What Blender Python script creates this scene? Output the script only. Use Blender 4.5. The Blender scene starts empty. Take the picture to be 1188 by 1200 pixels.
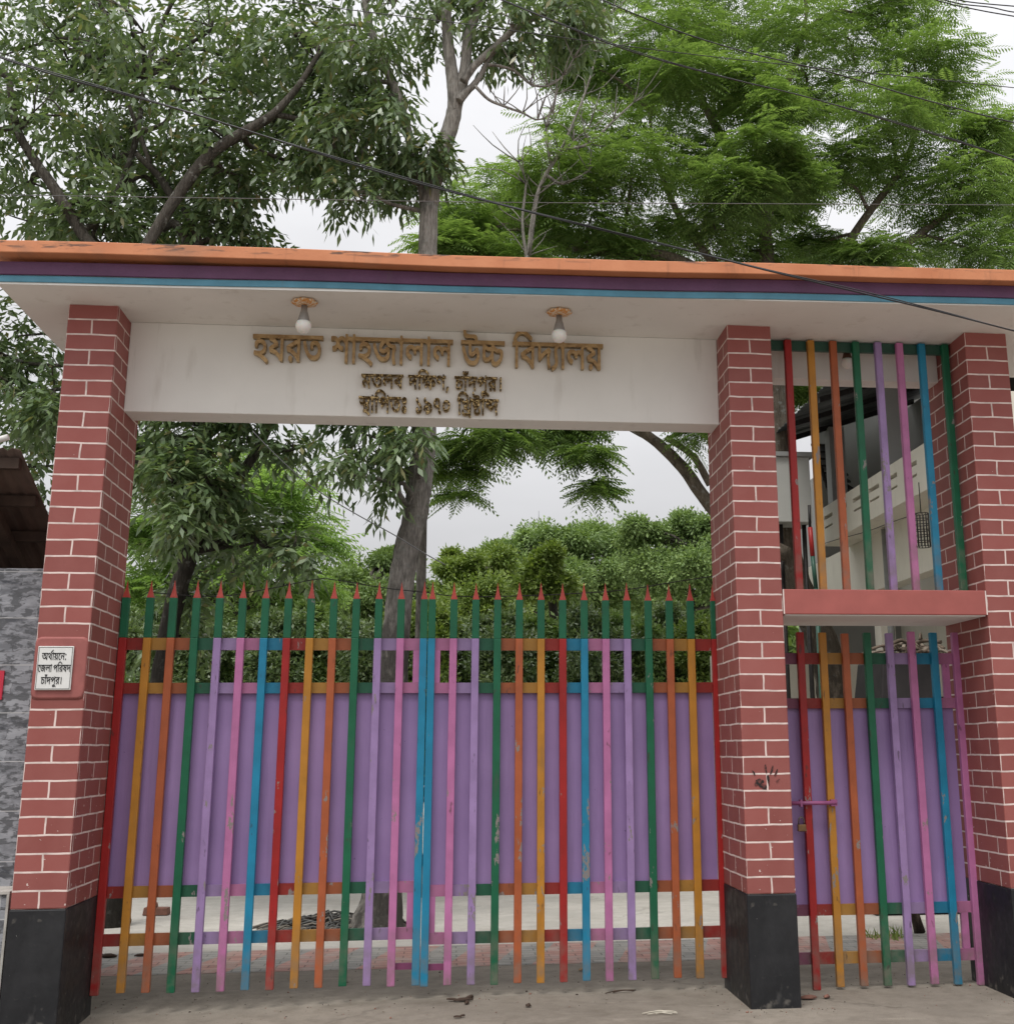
import bpy, bmesh, math, random
import numpy as np
from mathutils import Vector, Matrix
from mathutils.geometry import delaunay_2d_cdt

scene = bpy.context.scene
COL = scene.collection
rng = np.random.default_rng(7)
random.seed(7)
R = math.radians

# ------------------------------------------------------------------ camera
FPX, PITCH, YAW, ROLL = 1428.56, 0.2369, -0.1133, -0.0075
PPX, PPY, PW, PH = 92.41, -66.575, 1188.0, 1200.0
CAM = np.array([-0.2239, -8.1059, 1.6])

def cam_to_world(x2, u2, d):
    c, s = math.cos(ROLL), math.sin(ROLL)
    x, u = c*x2 - s*u2, s*x2 + c*u2
    c, s = math.cos(PITCH), math.sin(PITCH)
    y, z = c*d - s*u, s*d + c*u
    c, s = math.cos(YAW), math.sin(YAW)
    return np.array([c*x - s*y, s*x + c*y, z])

def ray(u, v):
    return cam_to_world((u - PW/2 - PPX)/FPX, -(v - PH/2 - PPY)/FPX, 1.0)

def at(u, v, y):            # point on the survey plane at depth y
    d = ray(u, v); return CAM + d*(y - CAM[1])/d[1]

def atx(u, v, x):
    d = ray(u, v); return CAM + d*(x - CAM[0])/d[0]

def ground_at(u, v, z=0.0):
    d = ray(u, v); return CAM + d*(z - CAM[2])/d[2]

cd = bpy.data.cameras.new('camera')
cam = bpy.data.objects.new('camera', cd); COL.objects.link(cam)
r_, u_, f_ = cam_to_world(1, 0, 0), cam_to_world(0, 1, 0), cam_to_world(0, 0, 1)
M = Matrix.Identity(4)
for i in range(3):
    M[i][0], M[i][1], M[i][2], M[i][3] = r_[i], u_[i], -f_[i], CAM[i]
cam.matrix_world = M
cd.sensor_fit = 'HORIZONTAL'; cd.sensor_width = 36.0
cd.lens = FPX/PW*36.0
cd.shift_x, cd.shift_y = -PPX/PW, PPY/PW
cd.clip_start, cd.clip_end = 0.05, 2000
scene.camera = cam

# ------------------------------------------------------------------ sky, sun, exposure
SUN_EL, SUN_AZ = 64, 205       # overcast: the sun is only a broad bright patch, left of and behind the camera
world = bpy.data.worlds.new('World'); scene.world = world; world.use_nodes = True
nt = world.node_tree; N = nt.nodes; L = nt.links
bg = N['Background']
sky = N.new('ShaderNodeTexSky'); sky.sky_type = 'NISHITA'; sky.sun_disc = False
sky.sun_elevation = R(SUN_EL); sky.sun_rotation = R(SUN_AZ)
sky.air_density = 1.0; sky.dust_density = 4.0; sky.ozone_density = 1.0
hs = N.new('ShaderNodeHueSaturation'); hs.inputs['Saturation'].default_value = 0.10
L.new(sky.outputs[0], hs.inputs['Color'])
tc = N.new('ShaderNodeTexCoord')
mp = N.new('ShaderNodeMapping'); mp.inputs['Scale'].default_value = (1.2, 1.2, 3.0)
L.new(tc.outputs['Generated'], mp.inputs['Vector'])
cn = N.new('ShaderNodeTexNoise'); cn.inputs['Scale'].default_value = 2.2; cn.inputs['Detail'].default_value = 6
L.new(mp.outputs[0], cn.inputs['Vector'])
cr = N.new('ShaderNodeMapRange'); cr.inputs[1].default_value = 0.3; cr.inputs[2].default_value = 0.7
cr.inputs[3].default_value = 3.8; cr.inputs[4].default_value = 4.7
L.new(cn.outputs[0], cr.inputs[0])
# overcast sky: about three times as bright overhead as at the horizon
sz = N.new('ShaderNodeSeparateXYZ'); L.new(tc.outputs['Generated'], sz.inputs[0])
zr = N.new('ShaderNodeMapRange'); zr.inputs[1].default_value = 0; zr.inputs[2].default_value = 1; zr.inputs[3].default_value = .60; zr.inputs[4].default_value = 2.2
L.new(sz.outputs[2], zr.inputs[0])
cm = N.new('ShaderNodeMath'); cm.operation = 'MULTIPLY'; L.new(cr.outputs[0], cm.inputs[0]); L.new(zr.outputs[0], cm.inputs[1])
cc = N.new('ShaderNodeCombineColor')
mb_ = N.new('ShaderNodeMath'); mb_.operation = 'MULTIPLY'; mb_.inputs[1].default_value = 1.03
L.new(cm.outputs[0], mb_.inputs[0])
L.new(cm.outputs[0], cc.inputs[0]); L.new(cm.outputs[0], cc.inputs[1]); L.new(mb_.outputs[0], cc.inputs[2])
mx = N.new('ShaderNodeMix'); mx.data_type = 'RGBA'; mx.inputs[0].default_value = 0.85   # cloud layer over the clear sky
L.new(hs.outputs[0], mx.inputs[6]); L.new(cc.outputs[0], mx.inputs[7])
L.new(mx.outputs[2], bg.inputs[0]); bg.inputs[1].default_value = 0.135

sd = bpy.data.lights.new('sun', 'SUN'); sd.energy = 1.5; sd.angle = R(26); sd.color = (1.0, 0.97, 0.92)
sun = bpy.data.objects.new('sun', sd); COL.objects.link(sun)
# Nishita rotation: azimuth measured from +Y towards +X
az, el = R(SUN_AZ), R(SUN_EL)
sdir = Vector((math.sin(az)*math.cos(el), math.cos(az)*math.cos(el), math.sin(el)))
sun.rotation_euler = sdir.to_track_quat('Z', 'Y').to_euler()
scene.view_settings.view_transform = 'Standard'; scene.view_settings.look = 'None'
scene.view_settings.exposure = 0.45; scene.view_settings.gamma = 1.0
scene.view_settings.use_curve_mapping = False
scene.cycles.max_bounces = 8; scene.cycles.transparent_max_bounces = 8

# ------------------------------------------------------------------ helpers
def lin(c):
    c = c/255.0
    return c/12.92 if c <= .04045 else ((c + .055)/1.055)**2.4

def S(r, g, b, k=1.0):
    return (min(lin(r)*k, .95), min(lin(g)*k, .95), min(lin(b)*k, .95), 1)

class Nodes:
    """small wrapper for building node materials"""
    def __init__(self, name):
        self.m = bpy.data.materials.new(name); self.m.use_nodes = True
        self.t = self.m.node_tree; self.b = self.t.nodes['Principled BSDF']
        self.out = self.t.nodes['Material Output']
    def n(self, typ, **kw):
        nd = self.t.nodes.new('ShaderNode' + typ)
        for k, v in kw.items(): setattr(nd, k, v)
        return nd
    def l(self, a, b): self.t.links.new(a, b)
    def coord(self, which='Object'):
        return self.n('TexCoord').outputs[which]
    def noise(self, scale, detail=4, vec=None, rough=.55):
        nd = self.n('TexNoise'); nd.inputs['Scale'].default_value = scale
        nd.inputs['Detail'].default_value = detail; nd.inputs['Roughness'].default_value = rough
        self.l(vec if vec is not None else self.coord(), nd.inputs['Vector'])
        return nd.outputs[0]
    def stretch(self, sc, loc=(0, 0, 0)):
        mp = self.n('Mapping'); mp.inputs['Scale'].default_value = sc; mp.inputs['Location'].default_value = loc
        self.l(self.coord(), mp.inputs['Vector']); return mp.outputs[0]
    def ramp(self, fac, a, b, lo=0.0, hi=1.0):
        nd = self.n('MapRange'); nd.inputs[1].default_value = a; nd.inputs[2].default_value = b
        nd.inputs[3].default_value = lo; nd.inputs[4].default_value = hi
        self.l(fac, nd.inputs[0]); return nd.outputs[0]
    def math(self, op, a, b=None):
        nd = self.n('Math', operation=op)
        for i, x in enumerate((a, b)):
            if x is None: continue
            if isinstance(x, (int, float)): nd.inputs[i].default_value = x
            else: self.l(x, nd.inputs[i])
        return nd.outputs[0]
    def mix(self, fac, a, b, blend='MIX'):
        nd = self.n('Mix', data_type='RGBA', blend_type=blend)
        for s, x in ((0, fac), (6, a), (7, b)):
            if isinstance(x, (int, float)): nd.inputs[s].default_value = x
            elif isinstance(x, tuple): nd.inputs[s].default_value = x
            else: self.l(x, nd.inputs[s])
        return nd.outputs[2]
    def bump(self, h, strength=.2, dist=.005):
        nd = self.n('Bump'); nd.inputs['Strength'].default_value = strength; nd.inputs['Distance'].default_value = dist
        self.l(h, nd.inputs['Height']); self.l(nd.outputs[0], self.b.inputs['Normal'])
    def color(self, c):
        if isinstance(c, tuple): self.b.inputs['Base Color'].default_value = c
        else: self.l(c, self.b.inputs['Base Color'])
    def rough(self, r):
        if isinstance(r, (int, float)): self.b.inputs['Roughness'].default_value = r
        else: self.l(r, self.b.inputs['Roughness'])
    def metal(self, v): self.b.inputs['Metallic'].default_value = v
    def spec(self, v): self.b.inputs['Specular IOR Level'].default_value = v

def dark(c, k): return (c[0]*k, c[1]*k, c[2]*k, 1)

_paint = {}
def paint(name, c, rough=.42, wear=.0):
    key = (name,)
    if key in _paint: return _paint[key]
    q = Nodes(name)
    n1 = q.noise(6, 5); n2 = q.noise(70, 3); n3 = q.noise(2.3, 6, q.stretch((6, 6, 1)))
    col = q.mix(q.ramp(n1, .3, .7), dark(c, .82), dark(c, 1.1))
    col = q.mix(q.ramp(n3, .62, .78, 0, .35), col, (.10, .085, .075, 1))       # dust and grime streaks
    if wear:
        sp = q.n('SeparateXYZ'); q.l(q.coord(), sp.inputs[0])
        low = q.ramp(q.math('ABSOLUTE', q.math('SUBTRACT', sp.outputs[2], .95)), .1, .9, .075, 0)      # most rubbed at hand height
        w = q.math('MULTIPLY', q.ramp(q.math('ADD', q.noise(5.5, 5, q.stretch((2, 2, .7), (3, 1, 5)), .65), low), .675, .69), q.ramp(n2, .36, .46))
        dirt = q.math('MULTIPLY', q.ramp(sp.outputs[2], .05, .55, .75, 0), q.ramp(q.noise(11, 5), .35, .65))
        col = q.mix(dirt, col, (.17, .145, .115, 1))
        col = q.mix(q.ramp(q.noise(26, 4, q.stretch((1, 1, .35))), .66, .72, 0, .6), col, (.045, .03, .025, 1))   # scratches and rust ticks
        col = q.mix(w, col, (.23, .20, .19, 1))                                 # paint chipped to primer
    q.color(col); q.rough(q.ramp(n2, .3, .7, rough - .06, rough + .14)); q.spec(.4)
    q.bump(q.math('ADD', n2, q.math('MULTIPLY', q.noise(14, 4, q.stretch((3, 3, .4))), 1.2)), .25, .004)
    _paint[key] = q.m
    return q.m

def plain(name, c, rough=.6, var=.15, scale=8, metal=0.0, bump=.1, spec=.3):
    q = Nodes(name)
    n1 = q.noise(scale, 6)
    q.color(q.mix(q.ramp(n1, .3, .7), dark(c, 1 - var), dark(c, 1 + var)))
    q.rough(rough); q.metal(metal); q.spec(spec); q.bump(q.noise(scale*8, 4), bump, .004)
    return q.m

WL = {}          # world location of every object built, for parenting
class MB:
    """collects polygons in world coordinates and links them as one mesh object"""
    def __init__(self): self.v = []; self.f = []; self.mi = []; self.sm = []
    def poly(self, pts, mi=0, smooth=False):
        b = len(self.v); self.v += [tuple(p) for p in pts]
        self.f.append(tuple(range(b, b + len(pts)))); self.mi.append(mi); self.sm.append(smooth)
    def box(self, x0, x1, y0, y1, z0, z1, mi=0):
        b = len(self.v)
        self.v += [(x0,y0,z0),(x1,y0,z0),(x1,y1,z0),(x0,y1,z0),(x0,y0,z1),(x1,y0,z1),(x1,y1,z1),(x0,y1,z1)]
        for q in ((3,2,1,0),(4,5,6,7),(0,1,5,4),(1,2,6,5),(2,3,7,6),(3,0,4,7)):
            self.f.append(tuple(b + i for i in q)); self.mi.append(mi); self.sm.append(False)
    def hexa(self, P, mi=0):     # eight corners: bottom ring then top ring
        b = len(self.v); self.v += [tuple(p) for p in P]
        for q in ((3,2,1,0),(4,5,6,7),(0,1,5,4),(1,2,6,5),(2,3,7,6),(3,0,4,7)):
            self.f.append(tuple(b + i for i in q)); self.mi.append(mi); self.sm.append(False)
    def loft(self, rings, mi=0, smooth=True, caps=True):
        b = len(self.v); n = len(rings[0])
        for r in rings: self.v += [tuple(p) for p in r]
        for i in range(len(rings) - 1):
            for j in range(n):
                k = (j + 1) % n
                self.f.append((b+i*n+j, b+i*n+k, b+(i+1)*n+k, b+(i+1)*n+j)); self.mi.append(mi); self.sm.append(smooth)
        if caps:
            self.f.append(tuple(b + j for j in reversed(range(n)))); self.mi.append(mi); self.sm.append(False)
            e = b + (len(rings)-1)*n
            self.f.append(tuple(e + j for j in range(n))); self.mi.append(mi); self.sm.append(False)
    def lathe(self, cx, cy, prof, n=20, mi=0, lobes=0, amp=0):
        rings = []
        for r, z in prof:
            rings.append([(cx + r*(1 + amp*math.cos(lobes*a))*math.cos(a), cy + r*(1 + amp*math.cos(lobes*a))*math.sin(a), z)
                          for a in [2*math.pi*k/n for k in range(n)]])
        self.loft(rings[::-1] if prof[0][1] > prof[-1][1] else rings, mi)
    def tube(self, pts, rad, n=8, mi=0, sub=4, rough=0.0):
        P = np.array(pts, float); rr = np.array(rad, float) if hasattr(rad, '__len__') else np.full(len(P), float(rad))
        if sub > 1 and len(P) > 2:
            Q = np.vstack([2*P[0]-P[1], P, 2*P[-1]-P[-2]]); out = []; ro = []
            for i in range(1, len(Q) - 2):
                for k in range(sub):
                    t = k/sub; a, b, c, d = Q[i-1], Q[i], Q[i+1], Q[i+2]
                    out.append(.5*((2*b) + (-a+c)*t + (2*a-5*b+4*c-d)*t*t + (-a+3*b-3*c+d)*t**3))
                    ro.append(rr[i-1]*(1-t) + rr[i]*t)
            out.append(P[-1]); ro.append(rr[-1]); P, rr = np.array(out), np.array(ro)
        T = np.gradient(P, axis=0); T /= np.linalg.norm(T, axis=1)[:, None] + 1e-12
        ref = np.array([0.3, 1, .1]) if abs(T[0][1]) < .8 else np.array([1., 0, 0])
        u = np.cross(T[0], ref); u /= np.linalg.norm(u); rings = []
        for i in range(len(P)):
            u = u - T[i]*np.dot(u, T[i]); u /= np.linalg.norm(u); w = np.cross(T[i], u)
            ring = []
            for k in range(n):
                a = 2*math.pi*k/n
                q = rr[i]*(1 + (rng.uniform(-rough, rough) if rough else 0))
                ring.append(P[i] + q*(math.cos(a)*u + math.sin(a)*w))
            rings.append(ring)
        self.loft(rings, mi)
    def build(self, name, mats, parent=None, loc=None, bevel=0.0):
        if not isinstance(mats, (list, tuple)): mats = [mats]
        base = np.array(WL[parent.name] if parent else (loc if loc is not None else (0, 0, 0)), float)
        me = bpy.data.meshes.new(name)
        V = np.array(self.v, float) - base
        me.from_pydata(V.tolist(), [], self.f)
        for m in mats: me.materials.append(m)
        me.polygons.foreach_set('material_index', self.mi)
        me.polygons.foreach_set('use_smooth', self.sm)
        me.update()
        o = bpy.data.objects.new(name, me); COL.objects.link(o)
        if parent: o.parent = parent
        else: o.location = base
        WL[o.name] = tuple(base)
        if bevel:
            b = o.modifiers.new('edge', 'BEVEL'); b.width = bevel; b.segments = 2; b.limit_method = 'ANGLE'; b.angle_limit = R(50)
        return o

def tag(o, label=None, cat=None, group=None, kind=None):
    if label: o['label'] = label
    if cat: o['category'] = cat
    if group: o['group'] = group
    if kind: o['kind'] = kind
    return o

def thing(name, label, cat, loc=(0, 0, 0), group=None):
    o = bpy.data.objects.new(name, None); COL.objects.link(o)
    o.location = tuple(loc); o.empty_display_size = .1; WL[o.name] = tuple(loc)
    return tag(o, label, cat, group)

def smooth(t): t = min(max(t, 0), 1); return t*t*(3 - 2*t)
def gz(x, y):    # the apron dips slightly towards the left pillar
    return -.06*smooth((.2 - x)/2.4)*(1 - smooth((y - .4)/1.5))

# ------------------------------------------------------------------ ground
def sheet(name, xs, ys, dz, mat, kind='structure'):
    mb = MB(); nx = len(xs)
    for y in ys:
        for x in xs: mb.v.append((x, y, gz(x, y) + dz))
    for j in range(len(ys)-1):
        for i in range(nx-1):
            mb.f.append((j*nx+i, j*nx+i+1, (j+1)*nx+i+1, (j+1)*nx+i)); mb.mi.append(0); mb.sm.append(True)
    return tag(mb.build(name, mat), kind=kind)

def concrete(name, c, dirt, scale=1.0, bumpk=.35):
    q = Nodes(name)
    a = q.noise(.8*scale, 8, rough=.65); b = q.noise(7*scale, 8, rough=.7); g = q.noise(120, 3)
    st = q.noise(3.0, 6, q.stretch((.5, 3.0, 1)))
    col = q.mix(q.ramp(a, .35, .68), dark(c, .78), dark(c, 1.15))
    col = q.mix(q.ramp(b, .45, .75, 0, .6), col, dirt)
    col = q.mix(q.ramp(st, .60, .72, 0, .45), col, dark(c, 1.5))
    vo = q.n('TexVoronoi', feature='DISTANCE_TO_EDGE'); vo.inputs['Scale'].default_value = .55
    nz = q.n('TexNoise'); nz.inputs['Scale'].default_value = 3; nz.inputs['Detail'].default_value = 6; q.l(q.coord(), nz.inputs['Vector'])
    vm = q.n('VectorMath', operation='MULTIPLY_ADD'); vm.inputs[1].default_value = (.5, .5, .5)
    q.l(nz.outputs['Color'], vm.inputs[0]); q.l(q.coord(), vm.inputs[2]); q.l(vm.outputs[0], vo.inputs['Vector'])
    crack = q.ramp(vo.outputs['Distance'], .004, .010, 1, 0)
    col = q.mix(q.math('MULTIPLY', q.math('MULTIPLY', crack, q.ramp(q.noise(.7, 3), .5, .6)), .4), col, dark(dirt, .5))
    col = q.mix(q.ramp(g, .35, .75, 0, .4), col, dark(c, .55))
    damp = q.math('MULTIPLY', q.ramp(q.noise(.55, 7, q.stretch((.8, 1.6, 1), (2.3, .4, 0)), .7), .52, .64), .5)
    col = q.mix(damp, col, dark(dirt, .9))
    q.color(col); q.rough(.85); q.spec(.25)
    h = q.math('ADD', q.math('MULTIPLY', b, .7), q.math('MULTIPLY', g, .25))
    q.bump(h, bumpk, .02)
    return q.m

fine = sorted(set([round(v, 3) for v in np.linspace(-5, 5, 41)]))
xs = [-400, -60, -20, -9] + fine + [9, 20, 60, 400]
ys = [-40, -14] + [round(v, 3) for v in np.linspace(-9, 4, 53)] + [8, 20, 60, 400, 900]
sheet('ground', xs, ys, -.004, concrete('yard_concrete', (.50, .475, .43, 1), (.34, .31, .265, 1)))
sheet('road', [-30, -12] + fine + [12, 30], [-14] + [round(v, 3) for v in np.linspace(-9, 1.9, 44)], .001,
      concrete('apron_concrete', (.255, .225, .188, 1), (.11, .092, .07, 1)))

def pavers():
    q = Nodes('interlocking_pavers')
    sx = q.n('SeparateXYZ'); q.l(q.coord(), sx.inputs[0])
    # red and grey blocks alternate along the strip, in slanted bands
    t = q.math('ADD', sx.outputs[0], q.math('MULTIPLY', sx.outputs[1], -.25))
    ph = q.math('FRACT', q.math('DIVIDE', t, .665))
    red = q.math('LESS_THAN', ph, .56)
    br = q.n('TexBrick'); q.l(q.stretch((1, 1, 1)), br.inputs['Vector'])
    br.inputs['Scale'].default_value = 1; br.inputs['Brick Width'].default_value = .21; br.inputs['Row Height'].default_value = .105
    br.inputs['Mortar Size'].default_value = .006; br.inputs['Color1'].default_value = (1, 1, 1, 1)
    br.inputs['Color2'].default_value = (.72, .72, .72, 1); br.inputs['Mortar'].default_value = (.35, .34, .33, 1)
    n = q.noise(5, 6); g = q.noise(90, 3)
    col = q.mix(red, (.29, .285, .27, 1), (.44, .225, .19, 1))
    col = q.mix(1.0, col, br.outputs['Color'], 'MULTIPLY')
    col = q.mix(q.ramp(n, .42, .68, .05, .6), col, (.40, .375, .335, 1))
    col = q.mix(q.ramp(g, .4, .8, 0, .4), col, (.16, .14, .12, 1))
    q.color(col); q.rough(.85); q.bump(br.outputs['Fac'], -.4, .006)
    return q.m
sheet('path', [-9] + fine + [9], [1.85, 2.2, 2.55, 2.9], .003, pavers())

# ------------------------------------------------------------------ pillars
def brick(name, u0):
    q = Nodes(name)
    geo = q.n('NewGeometry'); sn = q.n('SeparateXYZ'); q.l(geo.outputs['Normal'], sn.inputs[0])
    side = q.math('GREATER_THAN', q.math('ABSOLUTE', sn.outputs[0]), .7)
    sx = q.n('SeparateXYZ'); q.l(q.coord(), sx.inputs[0])
    u = q.math('ADD', q.math('MULTIPLY', sx.outputs[0], q.math('SUBTRACT', 1.0, side)),
               q.math('MULTIPLY', q.math('ADD', sx.outputs[1], u0), side))
    v = q.math('SUBTRACT', sx.outputs[2], .682)
    wob = q.n('TexNoise'); wob.inputs['Scale'].default_value = 5; wob.inputs['Detail'].default_value = 2; q.l(q.coord(), wob.inputs['Vector'])
    sw = q.n('SeparateColor'); q.l(wob.outputs['Color'], sw.inputs[0])
    u = q.math('ADD', u, q.math('MULTIPLY', q.math('SUBTRACT', sw.outputs[0], .5), .022))
    v = q.math('ADD', v, q.math('MULTIPLY', q.math('SUBTRACT', sw.outputs[1], .5), .012))
    cb = q.n('CombineXYZ'); q.l(u, cb.inputs[0]); q.l(v, cb.inputs[1])
    br = q.n('TexBrick'); q.l(cb.outputs[0], br.inputs['Vector'])
    br.inputs['Scale'].default_value = 1; br.inputs['Brick Width'].default_value = .325
    br.inputs['Row Height'].default_value = .1076; br.inputs['Mortar Size'].default_value = .0060; br.inputs['Mortar Smooth'].default_value = .15
    br.inputs['Bias'].default_value = 0
    c = (.32, .094, .082, 1)
    br.inputs['Color1'].default_value = dark(c, .76); br.inputs['Color2'].default_value = dark(c, 1.02)
    n = q.noise(4, 6); g = q.noise(60, 4); lo = q.noise(1.4, 4)
    col = q.mix(q.ramp(n, .35, .7, 0, .35), br.outputs['Color'], (.36, .14, .125, 1))
    col = q.mix(q.ramp(g, .6, .8, 0, .25), col, (.12, .05, .045, 1))
    # painted joints, thin in places
    fade = q.ramp(q.noise(9, 3), .25, .55, .55, 1.0)
    col = q.mix(q.math('MULTIPLY', br.outputs['Fac'], fade), col, (.76, .62, .575, 1))
    # rubbed patches: plaster showing, more towards the bottom
    low = q.ramp(sx.outputs[2], .7, 2.4, .062, 0)
    chip = q.math('GREATER_THAN', q.math('ADD', q.noise(26, 4), low), .745)
    col = q.mix(chip, col, (.62, .50, .46, 1))
    q.color(col); q.rough(q.ramp(lo, .3, .7, .5, .66)); q.spec(.3)
    q.bump(q.math('ADD', q.math('MULTIPLY', g, .4), q.math('MULTIPLY', br.outputs['Fac'], .5)), .22, .004)
    return q.m

def plinth_mat():
    q = Nodes('black_plinth_paint')
    n = q.noise(2.2, 7, rough=.65); m = q.noise(14, 5); w = q.noise(9, 6, q.stretch((1, 1, .45)))
    sx = q.n('SeparateXYZ'); q.l(q.coord(), sx.inputs[0])
    col = q.mix(q.ramp(n, .45, .8, 0, .8), (.006, .0065, .0085, 1), (.036, .036, .039, 1))
    col = q.mix(q.ramp(w, .64, .76, 0, .3), col, (.13, .125, .12, 1))
    low = q.ramp(sx.outputs[2], -.05, .16, .16, 0)
    col = q.mix(q.ramp(q.math('ADD', m, low), .64, .80, 0, .6), col, (.16, .145, .125, 1))
    chip = q.math('GREATER_THAN', q.noise(40, 3), .755)
    col = q.mix(chip, col, (.55, .53, .5, 1))
    q.color(col); q.rough(q.ramp(m, .3, .7, .42, .7)); q.bump(m, .15, .006)
    return q.m
PLINTH = plinth_mat()
Z_PL, Z_TOP, DEP = .685, 4.556, .748
PIL = [(-2.809, -2.484), (1.72, 2.041), (3.492, 3.813)]
labels = ['brick patterned pillar carrying the white plaque, by the stone wall',
          'brick patterned pillar with a black handprint, between the wide gate and the narrow gate',
          'brick patterned pillar at the hinge side of the narrow gate, farthest right']
pillars = []
for k, (x0, x1) in enumerate(PIL):
    t = thing('gate_pillar', labels[k], 'pillar', (x0, 0, 0), 'brick patterned gate pillars')
    pillars.append(t)
    mb = MB(); mb.box(x0, x1, 0, DEP, Z_PL, Z_TOP)
    mb.build('brick_shaft', brick('painted_brick', -.03 if k == 0 else .02), t, bevel=.009)
    mb = MB(); mb.box(x0 - .003, x1 + .003, -.003, DEP + .003, -.3, Z_PL)
    mb.build('plinth', PLINTH, t, bevel=.008)

ROSE_BRICK = plain('brick_pink_plaster', (.36, .105, .092, 1), .6, .10, 5)
# plaster surround of the plaque, hand rendered, soft edges
def slab_soft(name, x0, x1, y0, y1, z0, z1, mat, parent, n=10, jit=.006):
    cx, cz = (x0+x1)/2, (z0+z1)/2; rings = []
    for s, y in ((1.0, y1), (1.0, (y0*.55+y1*.45)), (.93, y0)):
        ring = []
        for i in range(4*n):
            side, t = divmod(i, n); t = t/n*2 - 1
            p = [(t, -1), (1, t), (-t, 1), (-1, -t)][side]
            rr = 1/(abs(p[0])**14 + abs(p[1])**14)**.0714
            ring.append((cx + p[0]*rr*(x1-x0)/2*s, y, cz + p[1]*rr*(z1-z0)/2*s))
        rings.append(ring)
    mb = MB(); mb.loft(rings, smooth=True)
    return mb.build(name, mat, parent)
slab_soft('plaster_surround', -2.808, -2.487, -.009, .0, 1.93, 2.318, plain('red_plaster', (.315, .106, .096, 1), .62, .12, 9), pillars[0])

# handprint on the middle pillar
soot = Nodes('soot_mark'); nn = soot.noise(45, 4)
soot.color(soot.mix(soot.ramp(nn, .45, .6), (.02, .015, .014, 1), (.14, .045, .04, 1))); soot.rough(.9)
mb = MB()
def blob_xz(cx, cz, rx, rz, rot=0, n=16, y=-.0025):
    pts = []
    for i in range(n):
        a = 2*math.pi*i/n; k = 1 + .16*math.sin(3*a + cx*50) + .08*math.sin(7*a)
        x, z = rx*k*math.cos(a), rz*k*math.sin(a)
        pts.append((cx + x*math.cos(rot) - z*math.sin(rot), y, cz + x*math.sin(rot) + z*math.cos(rot)))
    mb.poly(pts[::1])
def hp(u, v): p = at(u, v, 0); return p[0], p[2]
for u, v, rx, rz, rot in ((889, 917, .026, .017, .4), (894, 922, .022, .013, -.3), (900, 914, .006, .03, .1), (897, 901, .005, .026, .12),
                          (904, 903, .005, .028, -.35), (909, 906, .005, .022, -.45), (883, 906, .004, .016, .5), (911, 915, .004, .014, -.9)):
    x, z = hp(u, v); blob_xz(x, z, rx*1.3, rz*1.15, rot)
for i, f in enumerate(mb.f): mb.v[f[0]:f[-1]+1] = [(p[0], p[1] - .0003*i, p[2]) for p in mb.v[f[0]:f[-1]+1]]
mb.build('handprint', soot.m, pillars[1])
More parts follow.
